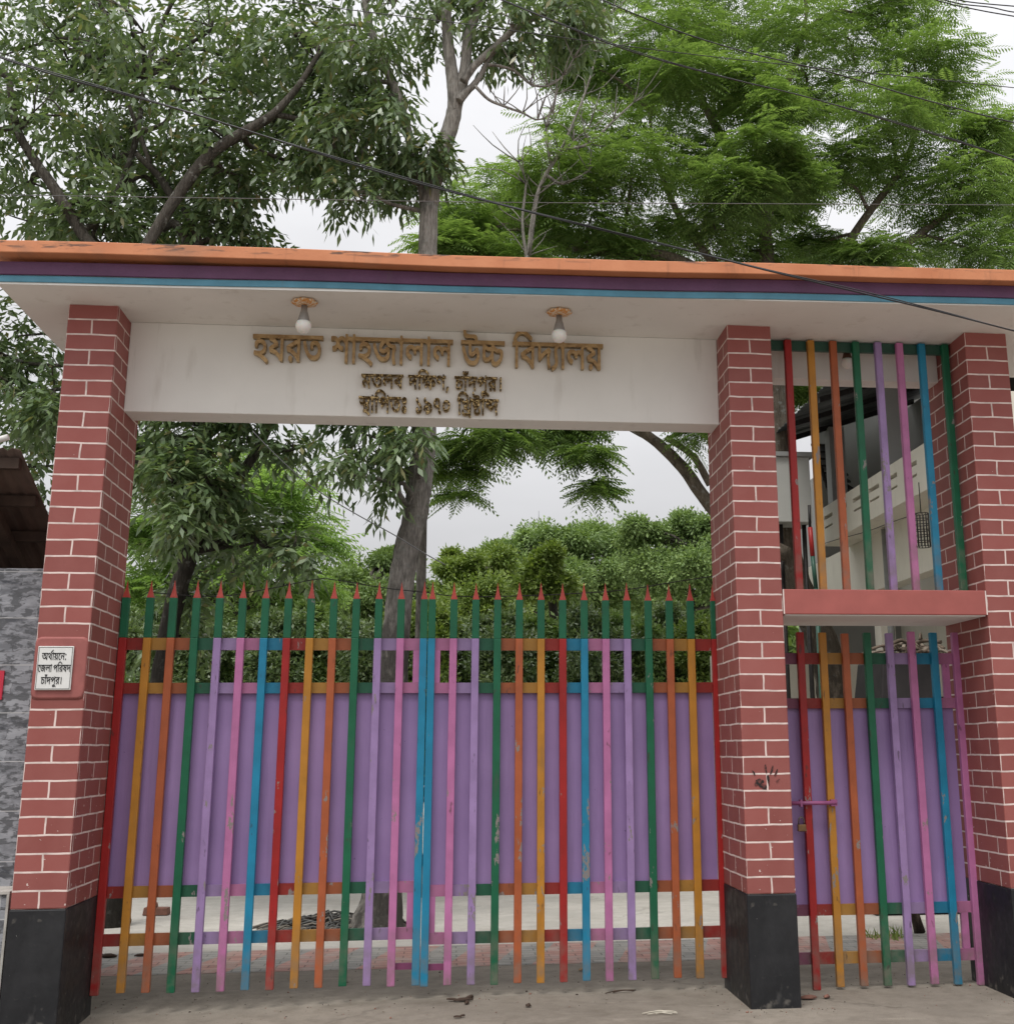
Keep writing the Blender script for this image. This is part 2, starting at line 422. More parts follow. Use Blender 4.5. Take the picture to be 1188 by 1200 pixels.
GLYPH_DATA = "51:530:242,500 321,500q 418,447q 464,366q 464,325 464,243q 349,147q 236,141 246,152 291,139q 391,91q 493,28q 540,-10 494,-63 432,-17q 329,50q 229,100q 117,138q 46,154 61,223 96,213q 161,204q 207,204 278,204q 355,238q 385,292q 385,320 385,373q 307,430q 247,430 211,430q 167,416q 148,389q 148,370 148,362q 152,345q 154,338 81,323 76,338q 70,371q 70,384 70,421q 114,473q 191,500q/175,465 170,497q 120,546q 73,556 97,601 143,589 199,567q 250,511q 254,468/540,622 540,551 -10,551 -10,622|45:626:636,622 636,551 531,551 531,0 454,0 412,56q 310,141q 176,199q 84,212 48,303 79,324q 147,362q 218,398q 252,414 214,443q 115,488q 48,502 79,570 81,551 -10,551 -10,622/454,551 135,551 114,560 156,550q 241,506q 314,455q 336,432 341,376 305,360q 226,322q 153,284q 125,265 113,280 199,268q 328,212q 428,132q 470,83 457,79 456,100q 454,149q 454,171|46:596:606,622 606,551 501,551 501,0 424,0 394,60q 289,161q 153,231q 76,243 37,339 133,397q 338,491q 447,524 424,482 424,551 -10,551 -10,622/424,474 445,446 369,421q 201,348q 130,304 184,292q 306,234q 410,146q 438,88 429,88 427,111q 424,157q 424,189/185,-6 160,-6q 125,26q 125,52 125,78q 160,112q 185,112 210,112q 245,78q 245,52 245,26q 210,-6q|35:707:407,50 325,50q 183,131q 70,313q 29,466 105,486 140,362q 223,202q 332,126q 405,126 452,126q 516,149q 555,191q 573,246q 573,278 573,320q 541,389q 483,429q 444,429 404,429q 369,395q 369,367 369,357q 373,335q 378,321 301,306 295,325q 288,361q 288,380 288,419q 327,472q 396,500q 440,500 502,500q 596,443q 650,341q 650,274 650,211q 597,110q 489,50q/717,622 717,551 -10,551 -10,622|48:677:687,622 687,551 582,551 582,0 505,0 505,512 510,532 507,549q 505,585q 505,607 505,688 558,688 582,622/361,629 400,629q 466,599q 518,545q 534,509 530,404 499,476q 415,556q 363,556 324,556q 276,513q 276,471 276,431q 341,380q 413,377 406,300 340,304q 255,350q 215,425q 215,474 215,527q 257,596q 324,629q/77,629 119,629q 194,595q 242,521q 242,461 242,420q 202,346q 119,300q 54,300 48,377 99,378q 157,405q 181,447q 181,468 181,509q 129,556q 76,556 58,556q 23,551q -1,545 -9,620 16,625q 55,629q|54:266:276,622 276,551 171,551 171,0 94,0 94,469 82,503q 35,551q -2,551 -10,551 -10,622 5,622 29,622q 81,591q 97,559 96,564q 94,600q 94,613 94,688 148,688 170,622|27:917:401,63 342,63q 234,105q 139,198q 60,353q 29,465 105,485 139,362q 223,209q 333,139q 404,139 478,139q 554,203q 554,268 554,299q 538,343q 530,358 590,358 562,329q 501,283q 432,257q 391,257 352,257q 292,287q 258,344q 258,384 258,428q 320,519q 394,553 374,552q 323,551q 298,551 -10,551 -10,622 927,622 927,551 614,551 590,551q 552,553q 535,554 451,516q 365,454q 335,403q 335,380 335,352q 367,328q 387,328 425,328q 485,363q 523,396 609,365 618,345q 630,286q 630,254 630,204q 585,117q 484,63q/801,205 801,156q 817,66q 836,10 761,-7 743,51q 723,162q 723,222 723,275q 742,359q 755,388 679,389q 572,426q 500,495q 475,543 551,559 567,530q 616,485q 694,459q 751,459 765,459q 791,461q 806,462 845,392 821,347q 801,261q|47:731:741,622 741,551 636,551 636,0 559,0 559,335 565,309 543,341q 494,379q 465,379 450,379q 419,368q 398,338q 398,307 398,296q 399,279q 400,271 335,266 331,307q 295,364q 243,394q 213,394 186,394q 148,373q 128,338q 128,316 128,276q 187,220q 241,201 214,127 166,142q 90,194q 46,270q 46,320 46,365q 90,430q 164,466q 208,466 261,466q 337,427q 369,384 354,383 364,416q 421,451q 452,451 488,451q 540,423q 571,397 562,382 561,403q 559,445q 559,467 559,551 -10,551 -10,622|12:712:508,622 507,663q 470,699q 428,699 288,699 223,699q 152,717q 127,736 100,756q 73,819q 73,859 73,872q 76,898q 78,912 152,907 150,895q 148,877q 148,869 148,847q 157,813q 167,802 181,786q 233,771q 283,771 407,771 460,771q 522,755q 544,734 561,718q 579,663q 580,622/722,622 722,551 356,551 356,372 356,343q 374,316q 393,316 412,316q 453,340q 501,392q 529,433 589,442 621,395q 656,295q 656,245 656,182q 601,82q 494,24q 417,24 351,24q 237,70q 141,173q 61,342q 29,465 105,485 141,346q 228,177q 340,100q 413,100 493,100q 580,180q 580,243 580,288q 555,352q 535,373 581,392 551,341q 488,275q 425,242q 394,242 371,242q 331,255q 317,268 301,282q 279,333q 279,393 279,551 -10,551 -10,622|311:862:292,622 292,551 159,551 159,510 154,483 156,472q 159,428q 159,402 159,274 159,228q 185,194q 220,194 255,194q 316,222q 339,244 362,265q 391,321q 391,349 391,377q 359,394q 330,394 324,394 281,394q 236,403q 213,414 194,423q 158,451q 147,464 158,533 176,511q 217,480q 273,465q 314,465 331,465 372,465q 411,452q 424,443 444,430q 461,389q 461,358 461,325q 438,261q 399,205q 374,183 341,155q 262,125q 214,125 180,125q 133,142q 117,156 103,170q 82,217q 82,271 82,551 -10,551 -10,622/872,622 872,551 467,551 467,521 463,458 465,445q 467,399q 467,378 467,205 467,161q 477,125q 484,117 502,96q 539,96 579,96q 647,134q 674,162 702,192q 733,259q 733,296 733,329q 696,349q 663,349 658,349 612,349q 556,364q 530,377 507,390q 468,425q 456,447 466,534 487,498q 534,449q 603,423q 656,423 672,423 710,423q 751,413q 767,403 790,389q 812,340q 812,306 812,245q 754,133q 710,95 672,62q 586,24q 533,24 496,24q 444,46q 427,63 411,82q 390,136q 390,191 390,267 409,295 390,417 390,551 280,551 280,622|55:266:276,622 276,551 171,551 171,0 94,0 94,551 -10,551 -10,622 82,622 66,641q 33,683q 20,704 54,763q 132,860q 238,917q 313,917 366,917q 463,891q 557,842q 653,773q 705,731 663,677 594,733q 483,807q 382,844q 325,844 270,844q 189,806q 130,738q 106,693 114,678q 142,642q 160,622|42:596:606,622 606,551 501,551 501,0 424,0 394,60q 289,161q 153,231q 76,243 37,339 133,397q 338,491q 447,524 424,482 424,551 -10,551 -10,622/424,474 445,446 369,421q 201,348q 130,304 184,292q 306,234q 410,146q 438,88 429,88 427,111q 424,157q 424,189|37:603:613,622 613,551 159,551 159,253 145,273 185,318q 287,396q 407,461q 475,486 540,422 521,387q 498,321q 487,249q 487,205 487,156q 503,66q 522,10 447,-7 429,51q 409,162q 409,222 409,263q 421,335q 442,392q 453,410 465,405 408,382q 300,316q 196,230q 141,175 82,215 82,551 -10,551 -10,622|202:255:265,622 265,551 195,551 255,573 214,540q 172,487q 158,433q 158,395 158,362q 174,288q 191,209q 191,166 191,130q 175,63q 132,6q 53,-38q -10,-52 -31,17 33,32q 94,77q 113,135q 113,168 113,208q 97,284q 80,358q 80,393 80,431q 94,488q 128,541q 157,572 172,551 -10,551 -10,622|70:626:636,622 636,551 531,551 531,0 454,0 412,56q 310,141q 176,199q 84,212 48,303 79,324q 147,362q 218,398q 252,414 214,443q 115,488q 48,502 79,570 81,551 -10,551 -10,622/454,551 135,551 114,560 156,550q 241,506q 314,455q 336,432 341,376 305,360q 226,322q 153,284q 125,265 113,280 199,268q 328,212q 428,132q 470,83 457,79 456,100q 454,149q 454,171/180,-6 155,-6q 120,26q 120,52 120,78q 155,112q 180,112 205,112q 240,78q 240,52 240,26q 205,-6q|44:622:632,622 632,551 527,551 527,0 450,0 450,135 468,82 433,135q 362,225q 283,281q 236,281 199,281q 148,243q 148,205 148,172q 196,127q 243,111 218,34 164,53q 97,107q 66,172q 66,208 66,256q 113,320q 186,353q 223,353 283,353q 374,309q 443,235q 471,189 454,186 452,209q 450,256q 450,281 450,551 -10,551 -10,622/299,323 299,317q 298,305q 297,299 221,322 219,380q 183,450q 105,487q 38,494 51,566 97,553 145,549q 220,518q 272,462q 299,379q|129:919:929,622 929,551 614,551 614,0 537,0 537,84 542,110 540,122q 537,175q 537,202 537,419 537,431 537,551 -10,551 -10,622/876,271 876,241q 851,184q 794,148q 745,148 731,148q 702,150q 689,153 695,225 700,224q 720,223q 728,223 772,223q 799,256q 799,276 799,295q 785,324q 772,334 747,354q 659,372q 594,372 560,372 501,372q 408,401q 355,471q 355,531 355,540q 358,565q 360,577 435,571 434,562q 431,544q 431,536 431,477q 501,442q 562,442 593,442 691,442q 799,409q 831,380 856,358q 876,303q/347,265 390,265q 465,228q 529,165q 553,126 554,55 543,34 511,85q 449,156q 386,194q 351,194 334,194q 311,183q 299,163q 299,148 299,132q 307,108q 311,99 234,83 227,97q 217,133q 217,150 217,178q 237,221q 272,250q 319,265q/185,463 237,463q 321,417q 371,329q 371,265 371,246q 367,216q 365,206 287,208 291,221q 294,247q 294,256 294,289q 274,351q 229,392q 190,392 158,392q 131,364q 131,342 131,334q 136,314q 140,304 62,288 55,303q 48,335q 48,349 48,375q 68,417q 104,447q 154,463q/123,405 125,413q 126,436q 126,449 126,490q 86,569q 42,582 135,602 169,574q 202,504q 202,450 202,436q 199,413q 197,400|34:620:630,622 630,551 525,551 525,0 448,0 448,425 468,363 422,430q 340,515q 262,556q 222,556 191,556q 146,532q 122,491q 122,463 122,431q 153,387q 220,361q 275,355 269,272 203,278q 100,323q 40,404q 40,462 40,516q 88,591q 166,629q 211,629 263,629q 348,593q 428,524q 470,473 454,477 451,494q 448,551q 448,576 448,688 501,688 524,622|597:263:190,116 197,105 188,70q 161,-6q 130,-82q 113,-119 46,-119 61,-60q 86,64q 93,116|25:567:577,622 577,551 172,551 172,521 168,458 170,445q 172,399q 172,378 172,205 172,161q 182,125q 189,117 207,96q 244,96 284,96q 352,134q 379,162 407,192q 438,259q 438,296 438,329q 401,349q 368,349 363,349 317,349q 261,364q 235,377 212,390q 173,425q 161,447 171,534 192,498q 238,449q 307,423q 361,423 377,423 415,423q 456,413q 472,403 495,389q 517,340q 517,306 517,245q 459,133q 415,95 377,62q 291,24q 238,24 201,24q 149,46q 132,63 116,82q 95,136q 95,191 95,551 -10,551 -10,622|5:0:42,861 38,811q -1,731q -74,685q -131,685 -189,685q -265,731q -305,810q -310,860 -241,869 -236,814q -188,751q -135,751 -85,751q -33,812q -28,870/-90,830 -90,810q -115,788q -134,788 -156,788q -178,813q -178,833 -178,849q -157,873q -135,873 -112,873q -90,851q|40:716:726,622 726,551 621,551 621,0 544,0 544,396 566,332 525,392q 457,477q 396,531q 334,556q 298,556 258,556q 193,526q 139,476q 116,447 108,445 124,455q 155,465q 174,465 232,465q 286,402q 286,356 286,345q 284,325q 282,320 265,326 277,339q 299,363q 324,387q 337,400 461,516 510,463 226,195 167,250 249,328 213,285 183,262 198,279q 219,318q 219,343 219,368q 189,398q 160,398 144,398q 114,390q 98,380 22,452 62,505q 146,584q 238,629q 291,629 347,629q 437,587q 521,504q 567,441 549,446 546,470q 544,526q 544,558 544,688 597,688 620,622|57:0:-286,-266 -313,-266q -377,-243q -422,-193q -422,-151 -422,-100q -344,-39q -274,-39 -212,-39q -97,-84q 22,-164q 89,-217 44,-271 -23,-215q -133,-141q -231,-103q -279,-103 -315,-103q -351,-131q -351,-153 -351,-181q -312,-204q -286,-204 -249,-204q -204,-173q -180,-127q -172,-78q -172,-59 -172,8 -95,8 -95,-45 -95,-73q -108,-148q -147,-219q -223,-266q|641:379:194,0 194,622 275,622 275,0|437:721:500,305 430,305q 337,373q 312,437 324,439 317,407q 286,343q 235,300q 197,300 168,300q 117,321q 66,372q 37,417 98,453 127,404q 164,376q 186,376 210,376q 247,408q 269,484q 271,551 340,551 348,514q 374,449q 413,399q 466,371q 501,371 536,371q 573,408q 573,442 573,480q 532,549q 503,575 583,591 599,577q 630,532q 650,475q 650,442 650,372q 570,305q/731,622 731,551 -10,551 -10,622/455,319 509,319q 585,291q 631,246q 652,194q 652,169 652,135q 627,83q 578,46q 510,23q 466,18 469,43 507,34q 585,4q 664,-35q 703,-60 667,-117 619,-85q 527,-38q 434,-4q 336,21q 282,30 295,100 328,90q 388,81q 425,81 507,81q 575,128q 575,168 575,210q 514,255q 464,255 421,255q 385,226q 385,200 385,192q 389,175q 391,169 318,154 314,168q 307,200q 307,213 307,247q 344,294q 411,319q|7:438:78,486 78,527q 115,588q 179,622q 219,622 259,622q 323,588q 360,527q 360,486 360,445q 323,383q 259,349q 219,349 179,349q 115,383q 78,444q/147,486 147,452q 188,414q 219,414 251,414q 291,453q 291,486 291,518q 251,557q 219,557 188,557q 147,518q/78,137 78,178q 115,239q 179,273q 219,273 259,273q 323,240q 360,179q 360,137 360,96q 323,34q 259,0q 219,0 179,0q 115,34q 78,96q/147,137 147,104q 188,65q 219,65 251,65q 291,104q 291,137 291,170q 251,208q 219,208 188,208q 147,169q|76:592:287,0 202,0q 123,73q 123,122 123,161q 173,227q 234,244 263,167 232,160q 205,138q 205,120 205,100q 246,75q 286,75 348,75q 416,135q 416,181 416,211q 392,258q 336,310q 287,344 225,388q 154,448q 125,499q 125,529 125,552q 152,607q 177,631 243,596 229,581q 211,551q 211,536 211,523q 219,499q 245,471q 296,432q 338,403 396,364q 464,298q 493,229q 493,182 493,126q 440,44q 347,0q|84:592:174,315 220,315q 292,281q 333,220q 333,181 333,142q 306,87q 278,62 275,72 369,82q 476,152q 476,214 476,250q 443,305q 356,352q 274,375 183,401q 78,445q 35,498q 35,536 35,559q 57,606q 83,631 146,596 131,582q 119,558q 119,547 119,534q 130,512q 166,491q 241,465q 304,447 384,425q 483,374q 538,318q 558,253q 558,216 558,155q 500,72q 400,22q 269,0q 197,0 183,0 161,68 206,84q 257,132q 257,169 257,203q 216,245q 175,245 139,245q 108,217q 108,196 108,186q 114,162q 119,152 44,135 36,153q 27,188q 27,207 27,239q 61,288q 126,315q|82:592:382,301 432,286 392,267q 307,248q 268,248 170,248q 70,335q 70,411 70,456q 108,532q 173,590q 254,622q 297,622 333,622q 393,604q 415,584 435,565q 459,511q 459,455 459,143 459,118q 469,90q 499,78q 528,77 520,0 467,2q 406,28q 382,81q 382,122/266,322 308,322q 370,339q 404,357 382,338 382,439 382,476q 375,517q 361,530 351,541q 320,551q 297,551 271,551q 219,529q 177,490q 151,437q 151,406 151,358q 214,322q|75:592:290,91 227,91q 128,139q 72,238q 72,313 72,372q 120,477q 221,544q 300,544 381,544q 477,482q 520,381q 520,320 520,261q 471,156q 370,91q/301,473 259,473q 192,435q 153,362q 153,311 153,270q 180,202q 241,162q 291,162 336,162q 403,203q 439,276q 439,324 439,370q 408,437q 347,473q|204:696:706,622 706,551 601,551 601,0 524,13 492,53q 419,125q 334,184q 230,227q 166,238 142,331 190,296 285,280q 410,219q 495,145q 526,108 525,131q 524,177q 524,204 524,688 577,688 600,622/450,470 450,412q 387,331q 278,284q 209,276 162,285 142,331 223,337q 326,372q 375,429q 375,466 375,497q 347,547q 316,571 371,625 405,594q 450,515q/182,430 121,430q 49,493q 49,548 49,571q 62,613q 71,628 147,607 140,597q 130,568q 130,552 130,526q 159,501q 182,501 202,501q 246,517q 293,565q 316,612 371,625 373,575 353,531q 297,466q 226,430q/601,-117 526,-117 513,-73q 456,-30q 408,-30 379,-30q 323,-38q 265,-47q 232,-47 199,-47q 134,-33q 79,2q 46,62q 46,108 46,128q 52,163q 55,174 132,165 128,152q 124,126q 124,111 124,61q 183,25q 232,25 275,25q 342,42q 384,42 431,42q 501,12q 524,-18 524,84 601,104|423:565:270,616 370,616q 476,531q 476,453 476,406q 437,336q 370,290q 287,267q 243,267 188,267q 99,304q 46,379q 46,436 46,481q 84,548q 149,593q 229,616q/274,554 231,554q 162,526q 122,474q 122,436 122,390q 188,335q 248,335 289,335q 358,365q 400,420q 400,457 400,504q 336,554q/129,549 212,519q 364,426q 422,371 388,313 326,372q 168,469q 82,499/575,622 575,551 404,551 275,569 175,555 141,554q 72,551q 37,551 -10,551 -10,622/393,622 392,663q 355,699q 313,699 226,699 161,699q 90,717q 65,736 38,756q 11,819q 11,859 11,872q 14,897q 16,912 90,907 88,896q 86,879q 86,869 86,847q 95,813q 105,802 119,786q 172,771q 221,771 292,771 345,771q 407,755q 429,734 446,718q 464,663q 465,622/301,-12 214,-12q 119,69q 119,139 119,176q 162,239q 241,292q 295,315 387,303 320,267q 235,214q 196,166q 196,136 196,105q 226,71q 276,59q 305,59 347,59q 408,82q 441,119q 441,139 441,155q 423,177q 403,190 452,246 492,223q 522,176q 522,147 522,105q 469,32q 371,-12q|385:875:885,622 885,551 431,551 431,253 417,273 457,318q 559,396q 679,461q 747,486 812,422 793,387q 770,321q 759,249q 759,205 759,156q 775,66q 794,10 719,-7 701,51q 681,162q 681,222 681,263q 693,335q 714,392q 725,410 737,405 680,382q 572,316q 467,230q 413,175 369,175 369,551 -10,551 -10,622/401,606 400,175 354,175 318,222q 229,282q 129,318q 74,326 36,416 88,441q 196,486q 304,525q 354,539 354,605/354,500 376,471 332,459q 240,428q 151,393q 109,374 105,388 155,380q 238,351q 316,304q 358,268 357,287q 354,336q 354,351|8:893:903,622 903,551 798,551 798,0 721,0 692,59q 606,148q 557,180 582,246 620,224q 702,148q 724,109 723,124q 722,150q 721,178q 721,194 721,551 -10,551 -10,622/376,91 308,91q 184,155q 75,308q 29,442 102,466 138,362q 217,229q 315,167q 378,167 433,167q 500,202q 530,263q 530,300 530,358q 467,430q 420,430 387,430q 353,401q 353,372 353,365q 357,341q 361,331 285,316 278,337q 271,372q 271,388 271,425q 312,475q 377,500q 413,500 472,500q 558,447q 606,355q 606,294 606,240q 556,147q 454,91q/344,465 339,497q 290,546q 243,556 267,601 312,589 369,567q 419,511q 423,468|36:645:655,622 655,551 550,551 550,0 473,0 435,55q 331,152q 198,223q 115,238 92,331 144,296 228,280q 355,217q 447,138q 475,97 474,120q 473,166q 473,193 473,688 526,688 549,622/211,625 274,625q 358,582q 400,509q 400,464 400,386q 271,288q 158,275 110,285 92,331 176,337q 276,374q 319,431q 319,466 319,509q 263,555q 209,555 159,555q 116,516q 116,494 116,480q 131,456q 150,446 106,384 87,397q 56,428q 38,470q 38,497 38,532q 78,590q 156,625q|131:0:-254,707 72,917 110,860 -209,644|61:346:356,622 356,551 336,551 305,544q 233,497q 169,422q 128,322q 128,262 128,190q 171,105q 235,69q 267,69 292,69q 326,79q 348,92 383,31 357,11q 295,-5q 264,-5 201,-5q 104,61q 49,180q 49,260 49,342q 111,475q 216,567q 280,588 216,555 198,553q 156,551q 130,551 -10,551 -10,622|39:604:614,622 614,551 509,551 509,0 432,0 432,243 448,187 415,233q 337,307q 255,351q 216,351 179,351q 128,312q 128,274 128,244q 170,201q 214,184 176,113 115,138q 46,223q 46,277 46,326q 93,391q 166,423q 204,423 256,423q 342,387q 417,325q 451,284 437,280 434,303q 432,348q 432,371 432,551 -10,551 -10,622|611:294:147,414 121,414q 85,446q 85,482 85,520q 121,550q 147,550 173,550q 209,520q 209,482 209,446q 173,414q/147,-14 121,-14q 85,18q 85,54 85,92q 121,122q 147,122 173,122q 209,92q 209,54 209,18q 173,-14q|49:633:643,622 643,551 538,551 538,0 461,0 412,58q 308,143q 176,199q 84,212 48,303 98,335q 216,398q 280,425 339,432 341,376 291,354q 183,301q 142,275 215,261q 330,210q 423,140q 463,99 463,116q 461,152q 461,171 461,312 465,334 464,358q 461,409q 461,434 461,551 -10,551 -10,622/77,569 118,555 180,538q 307,477q 423,398q 468,355 467,264 429,306q 330,382q 218,445q 102,491q 48,502"
# ------------------------------------------------------------------ canopy, beams, lintel
def limewash(name, c):
    q = Nodes(name); n = q.noise(1.2, 6); s = q.noise(2.5, 6, q.stretch((3, 3, .6))); g = q.noise(50, 4)
    col = q.mix(q.ramp(n, .35, .7), dark(c, .92), dark(c, 1.03))
    col = q.mix(q.ramp(s, .58, .8, 0, .35), col, (.42, .37, .31, 1)); col = q.mix(q.math('MULTIPLY', q.ramp(q.noise(1.7, 7, q.stretch((6, 6, .5), (5, 2, 1)), .7), .61, .72), .22), col, (.34, .31, .27, 1))
    q.color(col); q.rough(.75); q.spec(.25); q.bump(g, .12, .004); return q.m
WHITE = limewash('white_limewash', (.83, .81, .775, 1))
CX0, CX1, CYB = -3.16, 5.6, 1.06
def yf(x): return -.33 - .22*(x - CX0)/7.0
canopy = thing('gate_canopy', 'flat concrete canopy roof with orange, purple and blue striped edge over the gate', 'roof', (CX0, 0, 4.556))
def strip(name, d, z0, z1, mat, back=None, ends=.0):
    mb = MB(); n = 24; rings = []
    for i in range(n + 1):
        x = CX0 - ends + (CX1 - CX0 + 2*ends)*i/n
        y = yf(x) - d; yb = CYB if back is None else yf(x) + back
        j = .0035*math.sin(x*1.7 + z0*9) + .002*math.sin(x*4.1) + .035*smooth(-(x - 1.2)/4.4)*(1 if z0 > 4.69 else .3)
        rings.append([(x, y, z0 + j), (x, yb, z0 + j), (x, yb, z1 + j), (x, y, z1 + j)])
    mb.loft(rings[::-1], smooth=False)
    return mb.build(name, mat, canopy, bevel=.006)
mb = MB(); n = 24; rings = []
for i in range(n + 1):
    x = CX0 + (CX1 - CX0)*i/n
    rings.append([(x, yf(x), 4.556), (x, CYB, 4.556), (x, CYB, 4.699), (x, yf(x), 4.699)])
mb.loft(rings[::-1], smooth=False); mb.build('slab', WHITE, canopy)
strip('blue_band', .010, 4.561, 4.608, paint('sky_blue_band', (.085, .24, .33, 1), .6), -.001)
strip('purple_band', .022, 4.609, 4.699, paint('purple_band_paint', (.12, .05, .11, 1), .6), -.001)
def orange_coping():
    q = Nodes('orange_coping'); n = q.noise(3, 6); s = q.noise(2.0, 7, q.stretch((5, 1, .5)), .7)
    sx = q.n('SeparateXYZ'); q.l(q.coord(), sx.inputs[0])
    col = q.mix(q.ramp(n, .3, .7), (.50, .175, .075, 1), (.62, .25, .12, 1))
    col = q.mix(q.ramp(s, .58, .78, 0, .6), col, (.15, .075, .045, 1)); col = q.mix(q.math('MULTIPLY', q.ramp(q.noise(5, 6, q.stretch((1.2, 1, 6))), .52, .62), q.ramp(sx.outputs[2], .195, .228)), col, (.10, .06, .045, 1))
    col = q.mix(q.ramp(q.noise(1.1, 5), .62, .72, 0, .5), col, (.20, .13, .09, 1))
    q.color(col); q.rough(.7); q.bump(q.noise(40, 4), .2, .005); return q.m
strip('coping', .105, 4.701, 4.785, orange_coping(), 1.36, .03)

mb = MB(); mb.box(-2.484, 1.72, .335, .585, 3.901, 4.5558)
sign_beam = mb.build('sign_beam', WHITE, loc=(-2.484, .335, 3.901), bevel=.006)
tag(sign_beam, 'white concrete beam with the gold lettering, spanning over the wide gate', 'beam')
mb = MB(); mb.box(2.041, 3.492, .523, .70, 4.325, 4.5558)
tag(mb.build('rear_beam', WHITE, loc=(2.041, .523, 4.325), bevel=.006), 'plain white beam under the canopy behind the rainbow grille', 'beam')
lt = thing('lintel', 'brick red concrete lintel slab between the narrow gate and the rainbow grille', 'lintel', (2.041, 0, 2.48))
mb = MB(); mb.box(2.0415, 3.4915, -.002, .73, 2.484, 2.655, 0)
mb.build('slab', [ROSE_BRICK], lt, bevel=.006)
mb = MB(); mb.box(2.055, 3.48, .012, .72, 2.478, 2.4838)
mb.build('soffit', WHITE, lt)
mb = MB(); mb.box(2.0425, 2.051, -.0045, -.0022, 2.486, 2.653); mb.box(3.483, 3.4905, -.0045, -.0022, 2.486, 2.653)
mb.build('white_joint', plain('white_line_paint', (.74, .64, .6, 1), .6), lt)

# ------------------------------------------------------------------ rainbow metalwork
RED = paint('red_enamel', (.33, .014, .013, 1), wear=1); YEL = paint('mustard_enamel', (.46, .20, .022, 1), wear=1)
ORA = paint('orange_enamel', (.38, .095, .032, 1), wear=1); GRE = paint('green_enamel', (.006, .115, .052, 1), wear=1)
LIL = paint('lilac_enamel', (.32, .21, .42, 1), wear=1); PIN = paint('pink_enamel', (.47, .16, .34, 1), wear=1)
BLU = paint('blue_enamel', (.010, .205, .35, 1), wear=1); TIP = paint('spike_red', (.42, .05, .035, 1))
DGR = paint('dark_green_enamel', (.02, .075, .05, 1)); MAU = paint('mauve_enamel', (.20, .05, .12, 1))
PANEL = None
q = Nodes('lilac_sheet'); n = q.noise(1.6, 6); st = q.noise(2.0, 5, q.stretch((9, 9, .7))); g = q.noise(80, 3)
col = q.mix(q.ramp(n, .3, .7), (.255, .16, .35, 1), (.335, .215, .44, 1))
col = q.mix(q.ramp(st, .55, .8, 0, .3), col, (.13, .08, .19, 1))
col = q.mix(q.math('GREATER_THAN', q.noise(30, 4), .75), col, (.09, .05, .13, 1))
q.color(col); q.rough(.45); q.bump(q.math('ADD', n, q.math('MULTIPLY', st, .6)), .35, .02); PANEL = q.m
COLN = {'r': (RED, 'red'), 'y': (YEL, 'mustard yellow'), 'o': (ORA, 'orange'), 'g': (GRE, 'green'), 'l': (LIL, 'lilac'),
        'p': (PIN, 'pink'), 'b': (BLU, 'blue'), 'd': (DGR, 'dark green'), 'm': (MAU, 'mauve')}
BW = .052
def bar(mb, x, y, z0, z1, w=BW, d=.040, mi=0):
    mb.box(x - w/2, x + w/2, y - d/2, y + d/2, z0, z1, mi)

GY = .69
def picket(parent, x, c, z0, w=BW, tilt=0.0):
    mb = MB(); dz = random.uniform(-.006, .006)
    bar(mb, x, GY, z0 + dz, 2.374, w); bar(mb, x, GY, 2.3742, 2.652, w*.99, .0396, 1)
    o = mb.build('picket', [COLN[c][0], GRE], parent, bevel=.004)
    o['label'] = COLN[c][1] + ' picket bar with green top and red spike'
    sp = MB(); rings = []
    h = random.uniform(.118, .132)
    for t, ww in ((0, .90), (.10, .80), (.25, .60), (.45, .40), (.65, .24), (.85, .12), (1.0, .04)):
        a = w*ww/2; b = .02*ww
        rings.append([(x-a, GY-b, 2.6525 + t*h), (x+a, GY-b, 2.6525 + t*h), (x+a, GY+b, 2.6525 + t*h), (x-a, GY+b, 2.6525 + t*h)])
    sp.loft(rings, smooth=False); sp.build('spike', TIP, o)
    return o
_shaded_paint = {}
def shaded_paint(c):      # rail colours darkened to paint in the shade behind the bars
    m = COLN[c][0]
    if c not in _shaded_paint:
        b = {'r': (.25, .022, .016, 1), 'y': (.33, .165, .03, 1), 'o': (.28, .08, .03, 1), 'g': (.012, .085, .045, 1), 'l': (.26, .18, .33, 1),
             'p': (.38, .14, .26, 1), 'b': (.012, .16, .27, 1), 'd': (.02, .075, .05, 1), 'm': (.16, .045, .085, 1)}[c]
        _shaded_paint[c] = paint('weathered_' + COLN[c][1].replace(' ', '_'), b, .55, 1)
    return _shaded_paint[c]
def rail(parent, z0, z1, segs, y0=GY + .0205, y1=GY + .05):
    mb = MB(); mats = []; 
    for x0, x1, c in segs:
        m = shaded_paint(c)
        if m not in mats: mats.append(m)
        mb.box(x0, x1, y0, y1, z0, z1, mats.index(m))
    return mb.build('rail', mats, parent)

